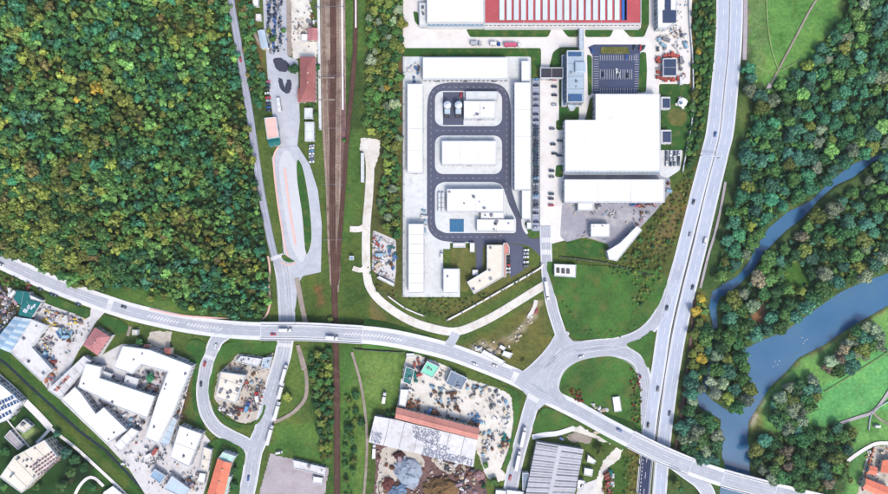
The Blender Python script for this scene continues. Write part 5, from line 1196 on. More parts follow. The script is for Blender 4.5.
COLS = {'white': C(238, 238, 240), 'grey': C(150, 152, 160), 'dark grey': C(98, 100, 110), 'brown': C(122, 84, 62), 'rust': C(152, 104, 78), 'blue': C(92, 134, 186), 'light blue': C(160, 200, 226), 'yellow': C(238, 206, 90), 'orange': C(220, 150, 108), 'red': C(186, 96, 90), 'beige': C(222, 206, 180), 'green': C(60, 120, 70), 'teal': C(20, 130, 125), 'mauve': C(186, 160, 170)}
def scatter(poly, n, cols, where, group, kinds=('pallet_stack', 'heap', 'container', 'beam_stack'), wts=(6, 3, 1, 2), seed=1, mind=2.4, scale=1.0):
    r = random.Random(seed); pts = []; xs, ys = [p[0] for p in poly], [p[1] for p in poly]; tries = 0
    while len(pts) < n and tries < n * 60:
        tries += 1; u, v = r.uniform(min(xs), max(xs)), r.uniform(min(ys), max(ys))
        if pip(u, v, poly) and all(math.dist((u, v), q) > mind for q in pts): pts.append((u, v))
    for u, v in pts:
        k = r.choices(kinds, wts)[0]; c = r.choice(cols); x, y = W(u, v); s = r.uniform(.7, 1.25) * scale; a = r.uniform(0, 3.14)
        me, sz, w = {'pallet_stack': (r.choice(STACK), (s, s, s), 'stack of goods'), 'heap': (r.choice(HEAP), (1.7 * s, 1.3 * s, 1.1 * s), 'heap of material'), 'container': (CONT, (1, 1, 1), 'steel container'), 'beam_stack': (r.choice(PIPE), (s * .8, s * .8, s), 'stack of beams')}[k]
        o = inst(me, k, (x, y, TOPZ), a, sz, COLS[c]); tag(o, f'{c} {w} {where}', {'pallet_stack': 'goods', 'heap': 'heap', 'container': 'container', 'beam_stack': 'beams'}[k], group)
scatter([(44, 308), (66, 314), (86, 320), (82, 326), (66, 322), (46, 314)], 24, ['white', 'beige', 'mauve', 'white', 'dark grey', 'yellow', 'orange'], 'at the top of the scrap yard', 'scrap yard top goods', seed=1)
scatter([(43, 320), (50, 318), (62, 328), (60, 332), (52, 328), (45, 325)], 14, ['yellow', 'white', 'yellow'], 'in the yellow row of the scrap yard', 'scrap yard yellow goods', seed=2, mind=2)
scatter([(60, 326), (72, 332), (72, 340), (64, 340), (58, 332)], 16, ['blue', 'light blue', 'white', 'dark grey', 'brown'], 'in the blue corner of the scrap yard', 'scrap yard blue goods', seed=3, mind=2)
scatter([(34, 348), (44, 352), (58, 360), (56, 368), (54, 380), (46, 384), (44, 380), (52, 369)], 24, ['blue', 'light blue', 'grey', 'dark grey', 'red', 'orange', 'teal'], 'by the inner wall of the L shaped shed', 'scrap at the L shed', seed=4, mind=2)
scatter([(-2, 284), (14, 288), (18, 300), (20, 312), (-2, 340)], 22, ['brown', 'white', 'grey', 'dark grey', 'mauve'], 'in the cluttered lot left of the teal workshop', 'left lot clutter', seed=5, wts=(5, 4, 1, 2))
scatter([(142, 368), (164, 374), (156, 394), (134, 388), (134, 376)], 22, ['grey', 'dark grey', 'mauve', 'brown', 'white'], 'in the factory courtyard', 'courtyard goods', seed=6)
scatter([(98, 400), (118, 410), (146, 420), (142, 432), (128, 428), (106, 406)], 18, ['grey', 'white', 'dark grey', 'light blue', 'brown'], 'between the two lower factory halls', 'lower factory goods', seed=7)
scatter([(118, 456), (138, 438), (150, 446), (166, 450), (168, 474), (150, 470), (134, 464), (128, 468)], 16, ['white', 'beige', 'red', 'grey', 'white'], 'on the lower factory yard', 'factory yard goods', seed=8, mind=4)
scatter([(176, 476), (198, 470), (206, 480), (200, 494), (190, 488)], 8, ['beige', 'mauve', 'white', 'brown'], 'by the bottom edge of the factory yard', 'factory bottom goods', seed=9, mind=3)
scatter([(236, 354), (262, 372), (262, 384), (246, 372)], 12, ['white', 'grey', 'beige', 'brown'], 'in the upper yard inside the loop', 'loop upper goods', seed=10)
scatter([(247, 380), (264, 384), (262, 402), (256, 416), (240, 414), (246, 396)], 16, ['grey', 'red', 'white', 'dark grey', 'light blue', 'mauve'], 'in the right yard inside the loop', 'loop right goods', seed=11, mind=2.6)
scatter([(214, 402), (232, 404), (244, 410), (240, 420), (224, 414)], 16, ['brown', 'beige', 'white', 'dark grey'], 'in the rubble corner inside the loop', 'loop rubble', seed=12, wts=(2, 6, 0, 2))
scatter([(374, 233), (384, 238), (384, 270), (374, 266)], 26, ['white', 'light blue', 'grey', 'red', 'white', 'beige'], 'in the left half of the railway storage yard', 'storage yard left', seed=13, mind=2)
scatter([(389, 244), (396, 246), (396, 268), (388, 270)], 12, ['blue', 'blue', 'dark grey', 'brown', 'teal'], 'in the blue row of the railway storage yard', 'storage yard right', seed=14, mind=1.8)
scatter([(412, 356), (428, 360), (420, 380), (414, 394), (410, 392), (416, 372)], 14, ['dark grey', 'brown', 'white', 'teal', 'red'], 'between the teal and mint roofs', 'works upper goods', seed=15)
scatter([(407, 398), (422, 400), (420, 410), (406, 407)], 12, ['rust', 'rust', 'brown', 'orange'], 'in the rusty pile above the pink roof', 'rusty pile', seed=16, mind=1.8, wts=(3, 2, 0, 6))
scatter([(430, 384), (448, 388), (464, 398), (462, 412), (446, 408), (430, 398)], 26, ['dark grey', 'grey', 'light blue', 'white', 'brown'], 'in the middle of the white works yard', 'works middle goods', seed=17, wts=(6, 2, 0, 2))
scatter([(424, 408), (480, 424), (480, 429), (426, 415)], 24, ['dark grey', 'brown', 'blue', 'grey', 'rust'], 'along the upper eaves of the pink roof', 'works eaves goods', seed=18, mind=1.8)
scatter([(468, 412), (482, 414), (482, 424), (468, 420)], 10, ['blue', 'light blue', 'blue'], 'in the blue pile of the works yard', 'works blue pile', seed=19, mind=1.8)
scatter([(468, 384), (496, 390), (508, 402), (508, 424), (498, 416), (484, 402), (466, 394)], 26, ['beige', 'grey', 'white', 'brown', 'dark grey', 'light blue'], 'along the right rim of the works yard', 'works rim goods', seed=20)
scatter([(498, 434), (509, 434), (508, 452), (500, 450)], 12, ['teal', 'brown', 'teal', 'beige'], 'in the teal pile near the truck road', 'works teal pile', seed=21, mind=1.8)
scatter([(478, 432), (494, 430), (492, 452), (488, 462), (480, 452)], 20, ['beige', 'brown', 'grey', 'light blue', 'white'], 'off the right end of the pink roof', 'works end goods', seed=22)
scatter([(430, 456), (476, 468), (486, 480), (480, 494), (462, 492), (446, 470)], 24, ['beige', 'brown', 'mauve', 'white', 'rust', 'dark grey'], 'on the brown soil below the speckled hall', 'brown soil scrap', seed=23, wts=(3, 6, 0, 2), scale=1.2)
scatter([(378, 452), (404, 454), (400, 490), (378, 494)], 12, ['brown', 'beige', 'rust', 'mauve'], 'on the beige heap ground at lower left of the works', 'left soil scrap', seed=24, wts=(1, 6, 0, 1), scale=1.2)
scatter([(605, 470), (614, 472), (612, 494), (604, 492)], 12, ['red', 'brown', 'rust', 'white', 'teal'], 'in the rusty strip right of the striped hall', 'rusty strip', seed=25, mind=2)
scatter([(640, 206), (668, 182), (670, 192), (648, 216), (640, 222)], 18, ['mauve', 'brown', 'grey', 'rust', 'light blue'], 'along the scrub edge of the grey yard', 'grey yard edge goods', seed=26)
scatter([(655, 32), (686, 34), (686, 54), (655, 52)], 14, ['white', 'grey', 'light blue', 'dark grey'], 'on the white yard above the navy roof', 'navy yard goods', seed=27, mind=3)
scatter([(679, 58), (687, 58), (687, 82), (679, 82)], 8, ['dark grey', 'white', 'grey', 'red'], 'right of the navy roofed building', 'navy right goods', seed=28)
scatter([(408.5, 61), (422, 61), (422, 66), (415, 82), (409, 82)], 9, ['blue', 'white', 'dark grey', 'blue', 'brown'], 'in the top left corner of the compound', 'compound corner goods', seed=29, mind=2)
scatter([(474, 346), (500, 350), (494, 356), (474, 350)], 10, ['white', 'beige', 'grey'], 'on the gravel of the road triangle', 'triangle rubble', seed=30, wts=(1, 5, 0, 1))
scatter([(868, 450), (888, 448), (888, 460), (868, 478)], 8, ['orange', 'white', 'beige', 'brown'], 'in the corner house yard', 'corner yard goods', seed=31)
scatter([(174, 372), (188, 374), (182, 414), (174, 416)], 14, ['brown', 'beige', 'white', 'mauve', 'dark grey'], 'in the brown strip beside the courtyard hall', 'brown strip rubble', seed=32, wts=(2, 6, 0, 1))
scatter([(302, 0), (320, 0), (318, 26), (310, 26), (308, 10)], 8, ['dark grey', 'brown', 'white', 'grey'], 'by the gravel yard above the station', 'station gravel goods', seed=33, mind=3)
scatter([(588, 424), (600, 436), (604, 434), (594, 424)], 6, ['dark grey', 'brown', 'beige'], 'under the overpass ramp beside the pale track', 'ramp goods', seed=34)
scatter([(590, 404), (606, 408), (608, 414), (596, 412)], 7, ['beige', 'white', 'brown'], 'on the bare patch at the green loop edge', 'green loop rubble', seed=35, wts=(1, 5, 0, 1))
scatter([(426, 206), (427, 232), (424, 232), (424, 176), (427, 176)], 5, ['grey', 'light blue', 'white'], 'on the concrete beside the left halls', 'compound left goods', seed=36, mind=4)
scatter([(578, 204), (600, 206), (596, 212), (580, 212)], 6, ['dark grey', 'teal', 'grey'], 'at the loading annex of the wide warehouse', 'annex goods', seed=37)
for (u, v, sx, sy, sz, a, c, lab) in ((408, 472, 10, 13, 4, .5, C(165, 178, 196), 'big slate blue gravel mound below the speckled hall'), (397, 491, 9, 6, 3, .3, C(120, 145, 175), 'dark blue gravel mound at the bottom edge'), (440, 490, 14, 11, 5, 0, C(130, 100, 62), 'large brown earth mound at the bottom edge'), (399, 455, 5, 3.5, 2, -.1, C(80, 46, 46), 'small dark maroon heap under the speckled hall'), (388, 484, 5, 6, 2.4, .2, C(112, 60, 56), 'maroon soil heap beside the beige ground'), (479, 475, 5, 4, 2, 0, C(170, 130, 130), 'mauve gravel heap near the hedge')):
    x, y = W(u, v); o = inst(HEAP[int(u) % 4], 'mound', (x, y, TOPZ - .1), a, (sx, sy, sz), c); tag(o, lab, 'mound')
def debris(poly, n, cols, label, seed, smin=.3, smax=1.3):
    """countless small litter, planks and parts lying about in a yard"""
    g = random.Random(seed); b = MB(); T_ = []; xs, ys = [p[0] for p in poly], [p[1] for p in poly]; k = 0
    cl = [(g.uniform(min(xs), max(xs)), g.uniform(min(ys), max(ys)), g.uniform(2, 6)) for _ in range(max(3, n // 25))]
    while k < n:
        c = g.choice(cl); u, v = (g.gauss(c[0], c[2]), g.gauss(c[1], c[2])) if g.random() < .75 else (g.uniform(min(xs), max(xs)), g.uniform(min(ys), max(ys)))
        k += 1
        if not pip(u, v, poly): continue
        x, y = W(u, v); b.box(x, y, TOPZ - .15, g.uniform(smin, smax) * g.choice((1, 1, 2.2)), g.uniform(smin, smax), .2 + g.uniform(.1, .8), g.uniform(0, 3.1)); T_ += [COLS[g.choice(cols)][:3]] * 8
    me = b.mesh('debris', ['matte_attr']); set_tint(me, np.array(T_)); o = bpy.data.objects.new('debris', me); COL.objects.link(o); tag(o, label, 'debris', None, 'stuff')
DC = ['grey', 'grey', 'brown', 'white', 'mauve', 'beige', 'light blue', 'white', 'beige', 'dark grey']
debris([(42, 304), (66, 312), (88, 319), (94, 322), (84, 342), (76, 354), (60, 384), (50, 390), (44, 380), (54, 369), (34, 347), (48, 326), (36, 321)], 420, DC + ['yellow', 'blue'], 'small scrap strewn over the scrap yard', 1)
debris([(-2, 284), (14, 288), (18, 300), (20, 312), (-2, 340)], 180, DC, 'small scrap in the lot left of the teal workshop', 2)
debris([(104, 371), (150, 366), (190, 372), (184, 424), (204, 440), (206, 490), (160, 492), (120, 456), (100, 404), (146, 416)], 520, DC, 'small scrap strewn over the factory yard', 3)
debris([(216, 398), (222, 370), (240, 356), (270, 358), (264, 396), (256, 418), (236, 419)], 380, DC + ['brown', 'rust'], 'small scrap inside the slip road loop', 4)
debris([(406, 356), (436, 364), (470, 382), (508, 398), (510, 424), (504, 456), (490, 466), (478, 450), (480, 430), (440, 418), (400, 405)], 520, DC + ['blue', 'beige'], 'small scrap strewn over the white works yard', 5)
debris([(374, 446), (470, 468), (486, 478), (486, 500), (374, 500)], 420, ['beige', 'brown', 'mauve', 'white', 'rust', 'dark grey'], 'small rubble on the brown soil below the speckled hall', 6)
debris([(373, 232), (395, 242), (395, 284), (373, 270)], 260, DC + ['red', 'blue', 'white'], 'small goods in the railway storage yard', 7)
debris([(264, -10), (286, -10), (287, 54), (270, 54)], 160, ['dark grey', 'grey', 'blue', 'brown'], 'small litter among the junk cars', 8)
debris([(566, 204), (664, 204), (668, 190), (640, 226), (612, 256), (590, 238), (568, 238)], 130, DC, 'small litter on the grey yard', 9)
debris([(654, 0), (688, 0), (688, 82), (656, 82)], 160, DC + ['white'], 'small goods on the white yard by the navy roofs', 10)
debris([(292, 2), (316, 2), (316, 54), (294, 54)], 70, ['beige', 'brown', 'grey'], 'small stones on the gravel yard above the station', 11)
debris([(604, 468), (614, 470), (612, 496), (602, 494)], 90, ['red', 'brown', 'rust', 'grey'], 'small scrap in the rusty strip', 12)
debris([(866, 450), (890, 448), (890, 490), (862, 486)], 90, ['orange', 'beige', 'white', 'brown'], 'small things in the corner house yard', 13)
debris([(468, 344), (512, 336), (536, 306), (530, 330), (504, 356), (474, 352)], 120, ['white', 'beige', 'grey'], 'pale rubble on the road triangle', 14)
# birds on the river
bb = MB(); bb.cyl(0, 0, -.1, .45, .35, 8, r2=.3); bb.box(-.5, 0, .1, .5, .3, .25, 0); bb.box(.45, 0, .2, .14, .12, .6); bb.box(.58, 0, .75, .32, .14, .14); SW = bb.mesh('swan', ['white_wall'])
for i, (u, v) in enumerate(((803, 338), (805.5, 341), (808, 339.5), (804, 344), (776, 362), (778.5, 365), (774, 367), (780, 361), (738, 470))):
    o = inst(SW, 'swan', (*W(u, v), -1.3), i * 1.3, (.9, .9, .9)); tag(o, 'white bird floating on the river' if i < 8 else 'white bird on the river near the bottom bridge', 'bird', 'birds on the river' if i < 8 else None)
# overhead line masts, sign gantry, street lamps
for i, v in enumerate((10, 78, 130, 185, 240)):
    u0, u1 = (320.5, 345) if i < 3 else (325, 344); x0, y0 = W(u0, v); x1, _ = W(u1, v)
    t = thing('catenary_portal', ('topmost', 'second', 'third', 'fourth', 'lowest')[i] + ' grey mast portal spanning the railway tracks', 'portal', ((x0 + x1) / 2, y0, 0))
    for x in (x0, x1): MB().box(x, y0, 0, .3, .3, 7).build('mast', 'steel', t)
    MB().box((x0 + x1) / 2, y0, 7, x1 - x0 + .6, .25, .35).build('beam', 'steel', t)
x0, y0 = W(699, 156); x1, y1 = W(717, 158); t = thing('sign_gantry', 'thin pale gantry over the highway beside the small grid park', 'gantry', ((x0 + x1) / 2, y0, 0)); a = math.atan2(y1 - y0, x1 - x0)
for x, y in ((x0, y0), (x1, y1)): MB().box(x, y, 0, .4, .4, 6.4).build('post', 'steel', t)
MB().box((x0 + x1) / 2, (y0 + y1) / 2, 6.4, math.dist((x0, y0), (x1, y1)), .5, .5, a).build('beam', 'parapet', t); MB().box(x0 + 4, y0 - .3, 5.5, 4, .15, 2.2, a).build('sign_panel', 'blue_panel', t)
def lamp(x, y, z, a, label, group):
    t = thing('street_lamp', label, 'lamp', (x, y, z), group); MB().cyl(x, y, z, .09, 8, 6, r2=.06).build('pole', 'steel', t); ca, sa_ = math.cos(a), math.sin(a)
    b = MB(); b.box(x + ca * .9, y + sa_ * .9, z + 7.95, 1.9, .1, .1, a); arm = b.build('arm', 'steel', t); b = MB(); b.box(x + ca * 2, y + sa_ * 2, z + 7.9, .8, .3, .15, a); b.build('lamp_head', 'parapet', arm)
for k in range(17):
    s = 30 + k * 42
    if s > main.L - 20 or 505 < main.px[min(range(len(main.s)), key=lambda i: abs(main.s[i] - s))][0] < 570: continue
    p = main.at(s, HWD - .5); lamp(p.x, p.y, p.z + .05, main.ang(s) - math.pi / 2, 'grey street lamp along the upper edge of the main road', 'main road lamps')
for k in range(7):
    s = mid_road.L * (k + .3) / 7; p = mid_road.at(s, -6); 
    if abs(p.y - W(0, 331)[1]) > 9: lamp(p.x, p.y, .05, mid_road.ang(s) + math.pi / 2, 'grey street lamp along the middle road', 'middle road lamps')

# ------------------------------------------------------------------ trees
ICO = bmesh.new(); bmesh.ops.create_icosphere(ICO, subdivisions=1, radius=1); ICO_V = np.array([v.co[:] for v in ICO.verts]); ICO_F = np.array([[v.index for v in f.verts] for f in ICO.faces]); ICO.free()
ICO2 = bmesh.new(); bmesh.ops.create_icosphere(ICO2, subdivisions=2, radius=1); ICO2_V = np.array([v.co[:] for v in ICO2.verts]); ICO2_F = np.array([[v.index for v in f.verts] for f in ICO2.faces]); ICO2.free()
def crown(seed, Rr, Hc, nl, nleaf, leaf, fine=True):
    """lumpy crown: dark solid lobes wrapped in many leaf-clump faces (triangles)"""
    g = np.random.default_rng(seed); lob = [(0, 0, Hc * .56, Rr * .58)]
    for k in range(nl):
        a = k * 2.4 + g.uniform(-.5, .5); d = Rr * g.uniform(.38, .68); lob.append((d * math.cos(a), d * math.sin(a), Hc * g.uniform(.34, .72), Rr * g.uniform(.26, .44)))
    lob = np.array(lob); V_, F_ = [], []; n = 0
    iv, if_ = (ICO2_V, ICO2_F) if fine else (ICO_V, ICO_F)
    for x, y, z, r in lob:
        jit = 1 + g.uniform(-.16, .16, (len(iv), 1)); V_.append(iv * r * .84 * jit * (1, 1, .85) + (x, y, z)); F_.append(if_ + n); n += len(iv)
    w = lob[:, 3] ** 2; pick = g.choice(len(lob), nleaf, p=w / w.sum()); d = g.normal(size=(nleaf, 3)); d[:, 2] = np.abs(d[:, 2]) * 1.0 - .25; d /= np.linalg.norm(d, axis=1, keepdims=True)
    c = lob[pick, :3] + d * lob[pick, 3:4] * g.uniform(.82, 1.12, (nleaf, 1)) * (1, 1, .9)
    nr = d + g.normal(size=(nleaf, 3)) * .5; nr /= np.linalg.norm(nr, axis=1, keepdims=True)
    t1 = np.cross(nr, g.normal(size=(nleaf, 3))); t1 /= np.linalg.norm(t1, axis=1, keepdims=True); t2 = np.cross(nr, t1); s = leaf * g.uniform(.5, 1.3, (nleaf, 1))
    q = np.stack([c - t1 * s * g.uniform(.6, 1.1, (nleaf, 1)), c - t2 * s * g.uniform(.4, 1, (nleaf, 1)), c + t1 * s * g.uniform(.6, 1.1, (nleaf, 1)), c + t2 * s * g.uniform(.4, 1, (nleaf, 1))], 1)
    V_.append(q.reshape(-1, 3)); k = n + np.arange(nleaf)[:, None] * 4
    F_ += [k + np.array([[0, 1, 2]]), k + np.array([[0, 2, 3]])]
    return np.concatenate(V_), np.concatenate(F_)
def trunk_mesh(seed, h):
    r = random.Random(seed); b = MB(); b.cyl(0, 0, -.3, .32, h * .55, 7, r2=.2)
    for k in range(4):
        a = k * 1.6 + r.uniform(-.3, .3); p0 = Vector((0, 0, h * (.32 + .05 * k))); p1 = p0 + Vector((math.cos(a) * h * .22, math.sin(a) * h * .22, h * .26)); n = Vector((-math.sin(a), math.cos(a), 0)) * .1; u = Vector((0, 0, .1))
        for e, f in ((n, u), (u, -n), (-n, -u), (-u, n)): b.face([p0 + e, p0 + f, p1 + f * .4, p1 + e * .4])
    return b.mesh('trunk', ['bark'])
BIG = [np_mesh('crown', *crown(10 + i, 5.0, 9.5, 8, 1100, .62), ['leaves']) for i in range(6)]
MED = [np_mesh('crown', *crown(30 + i, 3.2, 7.0, 6, 420, .52), ['leaves']) for i in range(6)]
SPIKE = [np_mesh('crown', *crown(50 + i, 2.2, 11, 7, 420, .5), ['leaves']) for i in range(2)]
TRK = [trunk_mesh(i, 8.0) for i in range(3)]
def poisson(poly, dist, seed, n=10 ** 6, holes=()):
    r = random.Random(seed); xs, ys = [p[0] for p in poly], [p[1] for p in poly]; cell = {}; out = []; A = (max(xs) - min(xs)) * (max(ys) - min(ys)); tries = int(A / dist ** 2 * 18)
    for _ in range(tries):
        u, v = r.uniform(min(xs), max(xs)), r.uniform(min(ys), max(ys))
        if not pip(u, v, poly) or pip(u, v, RIVER) or any(pip(u, v, h) for h in holes): continue
        d = dist(u, v) if callable(dist) else dist; k = (int(u // dist), int(v // dist))
        if any(math.dist((u, v), q) < d for i in (-1, 0, 1) for j in (-1, 0, 1) for q in cell.get((k[0] + i, k[1] + j), ())): continue
        cell.setdefault(k, []).append((u, v)); out.append((u, v))
        if len(out) >= n: break
    return out
LEAFC = {'deep green': C(62, 116, 68), 'teal green': C(72, 144, 108), 'mid green': C(94, 142, 76), 'olive': C(126, 142, 70), 'yellow green': C(164, 182, 88), 'lime green': C(128, 180, 100), 'russet': C(128, 122, 76), 'golden': C(206, 184, 76), 'grey green': C(150, 170, 142), 'blue green': C(84, 146, 124), 'brown grey': C(150, 142, 122), 'crimson': C(160, 64, 54)}
def jcol(c, r):
    k = r.choice((.6, .75, .9, 1, 1.15, 1.4)) * r.uniform(.88, 1.12); return tuple(max(.004, x * k * r.uniform(.93, 1.08)) for x in c[:3]) + (1,)
def tree(u, v, meshes, rad, col, label, group, r, name='tree', base_r=5.0, zs=None, cat='tree', trunk=True):
    z = float(terrain(u, v)); s = rad / base_r; hm = 5.5 * s
    x, y = W(u, v, z + hm) if z < 1 else W(u, v)
    t = thing(name, label, cat, (x, y, z), group, r.uniform(0, 6.28)); k = s * r.uniform(.85, 1.15) if zs is None else zs
    inst(r.choice(meshes), 'crown', (0, 0, 0), 0, (s * r.uniform(.9, 1.1), s * r.uniform(.9, 1.1), k), jcol(LEAFC[col], r), t)
    if trunk: inst(r.choice(TRK), 'trunk', (0, 0, 0), 0, (s, s, k), parent=t)
    return t
def mass(name, label, cat, pts, rads, cols, r, variants=10, group=None, nleaf=85):
    """countless crowns joined into one mesh"""
    base = [crown(100 + i, 1.0, 1.9, 4, nleaf, .24, False) for i in range(variants)]; V_, F_, T_ = [], [], []; n = 0
    zz = terrain(np.array([p[0] for p in pts]), np.array([p[1] for p in pts]))
    for (u, v), rad, c, z in zip(pts, rads, cols, zz):
        bv, bf = base[r.randrange(variants)]; a = r.uniform(0, 6.28); x, y = W(u, v); ca, sa_ = math.cos(a), math.sin(a); hz = rad * r.uniform(.9, 1.3)
        V_.append(np.stack([x + rad * (bv[:, 0] * ca - bv[:, 1] * sa_), y + rad * (bv[:, 0] * sa_ + bv[:, 1] * ca), z + hz * bv[:, 2]], 1)); F_.append(bf + n); n += len(bv); T_.append(np.tile(np.array(c[:3]), (len(bv), 1)))
    me = np_mesh(name, np.concatenate(V_), np.concatenate(F_), ['leaves_mass']); set_tint(me, np.concatenate(T_)); o = bpy.data.objects.new(name, me); COL.objects.link(o); tag(o, label, cat, group, 'stuff'); return o

# hillside forest
r = random.Random(21)
def zone(u, v):
    """which mixture of species grows at this place of the hill"""
    n = math.sin(u * .05 + 1.7 * math.sin(v * .037)) + math.sin(v * .061 - u * .022 + 1); m = math.sin(u * .09 - v * .05) + math.sin(v * .11 + u * .03 + 2)
    if v > 150 + 40 * math.sin(u * .04) and u < 120 + 20 * math.sin(v * .06): return ['olive', 'mid green', 'deep green', 'yellow green', 'russet'], [6, 4, 3, 1.2, .5]
    if n < -1.0: return ['olive', 'mid green', 'russet', 'yellow green', 'golden'], [5, 4, .7, 1.5, .15]
    if m > .9: return ['lime green', 'mid green', 'yellow green', 'teal green'], [5, 4, 1.5, 1]
    if m < -.9: return ['deep green', 'teal green', 'blue green', 'mid green'], [5, 4, 2, 2]
    return ['mid green', 'deep green', 'lime green', 'teal green', 'olive', 'yellow green', 'russet'], [6, 5, 3, 5, 1.2, .8, .2]
def fplace(u, v, c):
    a = ('topmost rows', 'upper part', 'middle', 'lower part')[min(3, int(max(0, v) // 78))]; b_ = ('left edge', 'left half', 'centre', 'road side')[min(3, int(max(0, u) // 62))]
    k = r.choice(('tall', 'broad', 'rounded'))
    return f'{k} {c} tree in the hillside forest, {a}, {b_}'
FV = [(-40, -40), (226, -40)] + FOREST[2:-1] + [(-40, 232)]
CLEAR = [(112, 284), (150, 290), (178, 302), (198, 310), (200, 322), (150, 318), (118, 308), (98, 296)]
fpts = poisson(FV, 4.6, 5, holes=(CLEAR,))
inside = [p for p in fpts if -4 < p[0] and -4 < p[1]]
big = set(r.sample(inside, 300))
for u, v in big:
    cs, ws = zone(u, v); c = r.choices(cs, ws)[0]; lg = v > 165 and u < 130
    tree(u, v, MED if not lg else BIG, r.uniform(3.4, 4.6) if not lg else r.uniform(4.2, 5.8), c, fplace(u, v, c), 'large crowns of the hillside forest', r, name='forest_tree', base_r=3.2 if not lg else 5.0)
rest = [p for p in fpts if p not in big]
cols, rads = [], []
for u, v in rest:
    cs, ws = zone(u, v); cols.append(tuple(q * .86 for q in jcol(LEAFC[r.choices(cs, ws)[0]], r))); rads.append(r.choice((2.2, 2.6, 3.0, 3.4, 3.8, 4.6)) * r.uniform(.85, 1.15) * (1 + .28 * math.sin(u * .13 + 2 * math.sin(v * .09)) * math.sin(v * .17 - u * .05)) * (1.3 if v > 165 and u < 130 else 1))
mass('forest', 'dense mixed broadleaf forest covering the hillside', 'forest', rest, rads, cols, r)
for u, v, rad, c, lab in ((183, 305, 5, 'deep green', 'dark round bush on the grass at the forest foot'), (150, 299, 3, 'olive', 'small olive bush on the clearing below the forest')):
    tree(u, v, BIG, rad, c, lab, None, r)

# riverside woods
Z1 = [(765, 93), (790, 76), (812, 61), (822, 46), (834, 30), (848, 12), (852, -20), (905, -20), (905, 152), (874, 154), (850, 160), (828, 178), (808, 196), (786, 207), (767, 223), (755, 244), (736, 269), (719, 281), (713, 279), (722, 250), (729, 222), (737, 190), (744, 150), (748, 128), (754, 125), (755, 95), (748, 92), (747, 66), (752, 66), (756, 92)]
Z2 = [(905, 156), (905, 262), (865, 277), (838, 288), (812, 305), (785, 327), (760, 336), (744, 346), (747, 374), (753, 388), (748, 402), (736, 410), (720, 400), (712, 392), (720, 374), (726, 345), (728, 322), (724, 304), (742, 291), (757, 276), (771, 256), (791, 238), (810, 223), (826, 206), (842, 193), (860, 184), (877, 166)]
H2 = [[(786, 264), (806, 264), (808, 282), (796, 291), (785, 284)], [(753, 304), (764, 303), (767, 318), (758, 327), (751, 322)], [(800, 288), (824, 279), (828, 284), (806, 293)]]
Z3 = [(695, 300), (706, 296), (705, 320), (708, 345), (701, 372), (690, 396), (694, 410), (712, 418), (718, 424), (718, 440), (720, 462), (705, 464), (684, 452), (682, 432), (688, 400), (694, 350)]
Z4 = [[(852, 332), (872, 322), (884, 340), (864, 362), (840, 374), (824, 368), (838, 352)], [(774, 405), (792, 385), (812, 378), (818, 394), (806, 416), (812, 428), (795, 432), (778, 424)], [(755, 446), (775, 437), (800, 436), (840, 427), (854, 434), (846, 455), (848, 478), (820, 490), (772, 482), (756, 468)]]
seen = []
CREEK = [(704, 330), (722, 330), (722, 350), (716, 374), (706, 394), (694, 392), (702, 370), (706, 350)]
def wplace(poly, u, v, rad, rr):
    xs, ys = [p[0] for p in poly], [p[1] for p in poly]; W_, H_ = max(xs) - min(xs), max(ys) - min(ys); k = ('small', 'middling', 'large')[min(2, int(3 * (rad - rr[0]) / (rr[1] - rr[0])))]
    f = (v - min(ys)) / H_; e = (u - min(xs)) / W_; s = ('upper', 'mid', 'lower')[min(2, int(f * 3))]
    if W_ > 50: s += (' left', ' centre', ' right')[min(2, int(e * 3))]
    return f', {k}, {s}'
def wood(poly, dist, seed, cs, ws, label, group, rr=(3.6, 5.8), holes=(), nmax=10 ** 6, meshes=None, tname='tree'):
    pts = poisson(poly, dist, seed, nmax, holes)
    for u, v in pts:
        c = r.choices(cs, ws)[0]; rad = r.uniform(*rr)
        tree(u, v, meshes or BIG, rad, c, label.format(c) + wplace(poly, u, v, rad, rr), group, r, name=tname); seen.append((u, v, rad))
    return pts
p1 = wood(Z1, 10.5, 1, ['deep green', 'teal green', 'mid green', 'blue green', 'olive', 'grey green', 'yellow green', 'lime green', 'russet'], [4, 8, 4, 7, 1.6, 2.5, .8, 1.5, .3], '{} tree in the wood between highway and river', 'trees between highway and river', (4.0, 6.6), tname='riverside_tree')
p2 = wood(Z2, 10.5, 2, ['deep green', 'mid green', 'blue green', 'grey green', 'olive', 'yellow green', 'brown grey'], [6, 5, 6, 3, 1.2, .5, 1], '{} tree on the tongue of land between the two channels', 'trees between the channels', (4.4, 7.0), H2, tname='riverside_tree')
p4 = wood(CREEK, 9, 4, ['deep green', 'mid green', 'grey green', 'blue green'], [5, 4, 2, 2], '{} tree overhanging the hidden creek', 'trees over the creek', (4.6, 6.6), tname='riverside_tree')
Z3U = [(695, 298), (706, 294), (705, 320), (707, 345), (700, 368), (692, 368), (694, 340)]; Z3L = [(692, 372), (700, 372), (692, 394), (694, 410), (712, 418), (718, 426), (718, 440), (720, 462), (705, 464), (684, 452), (682, 432), (688, 400)]
p3 = wood(Z3U, 7.5, 3, ['golden', 'yellow green', 'mid green', 'olive'], [1, 5, 2, 2], '{} tree in the yellowish row beside the lower highway', 'yellowish row beside highway', (3.4, 5.0), tname='riverside_tree')
p3 = wood(Z3L, 7.5, 3, ['grey green', 'mid green', 'deep green', 'blue green'], [4, 4, 3, 3], '{} tree between lower highway and river mouth', 'trees at the river mouth', (4.4, 6.6), tname='riverside_tree')
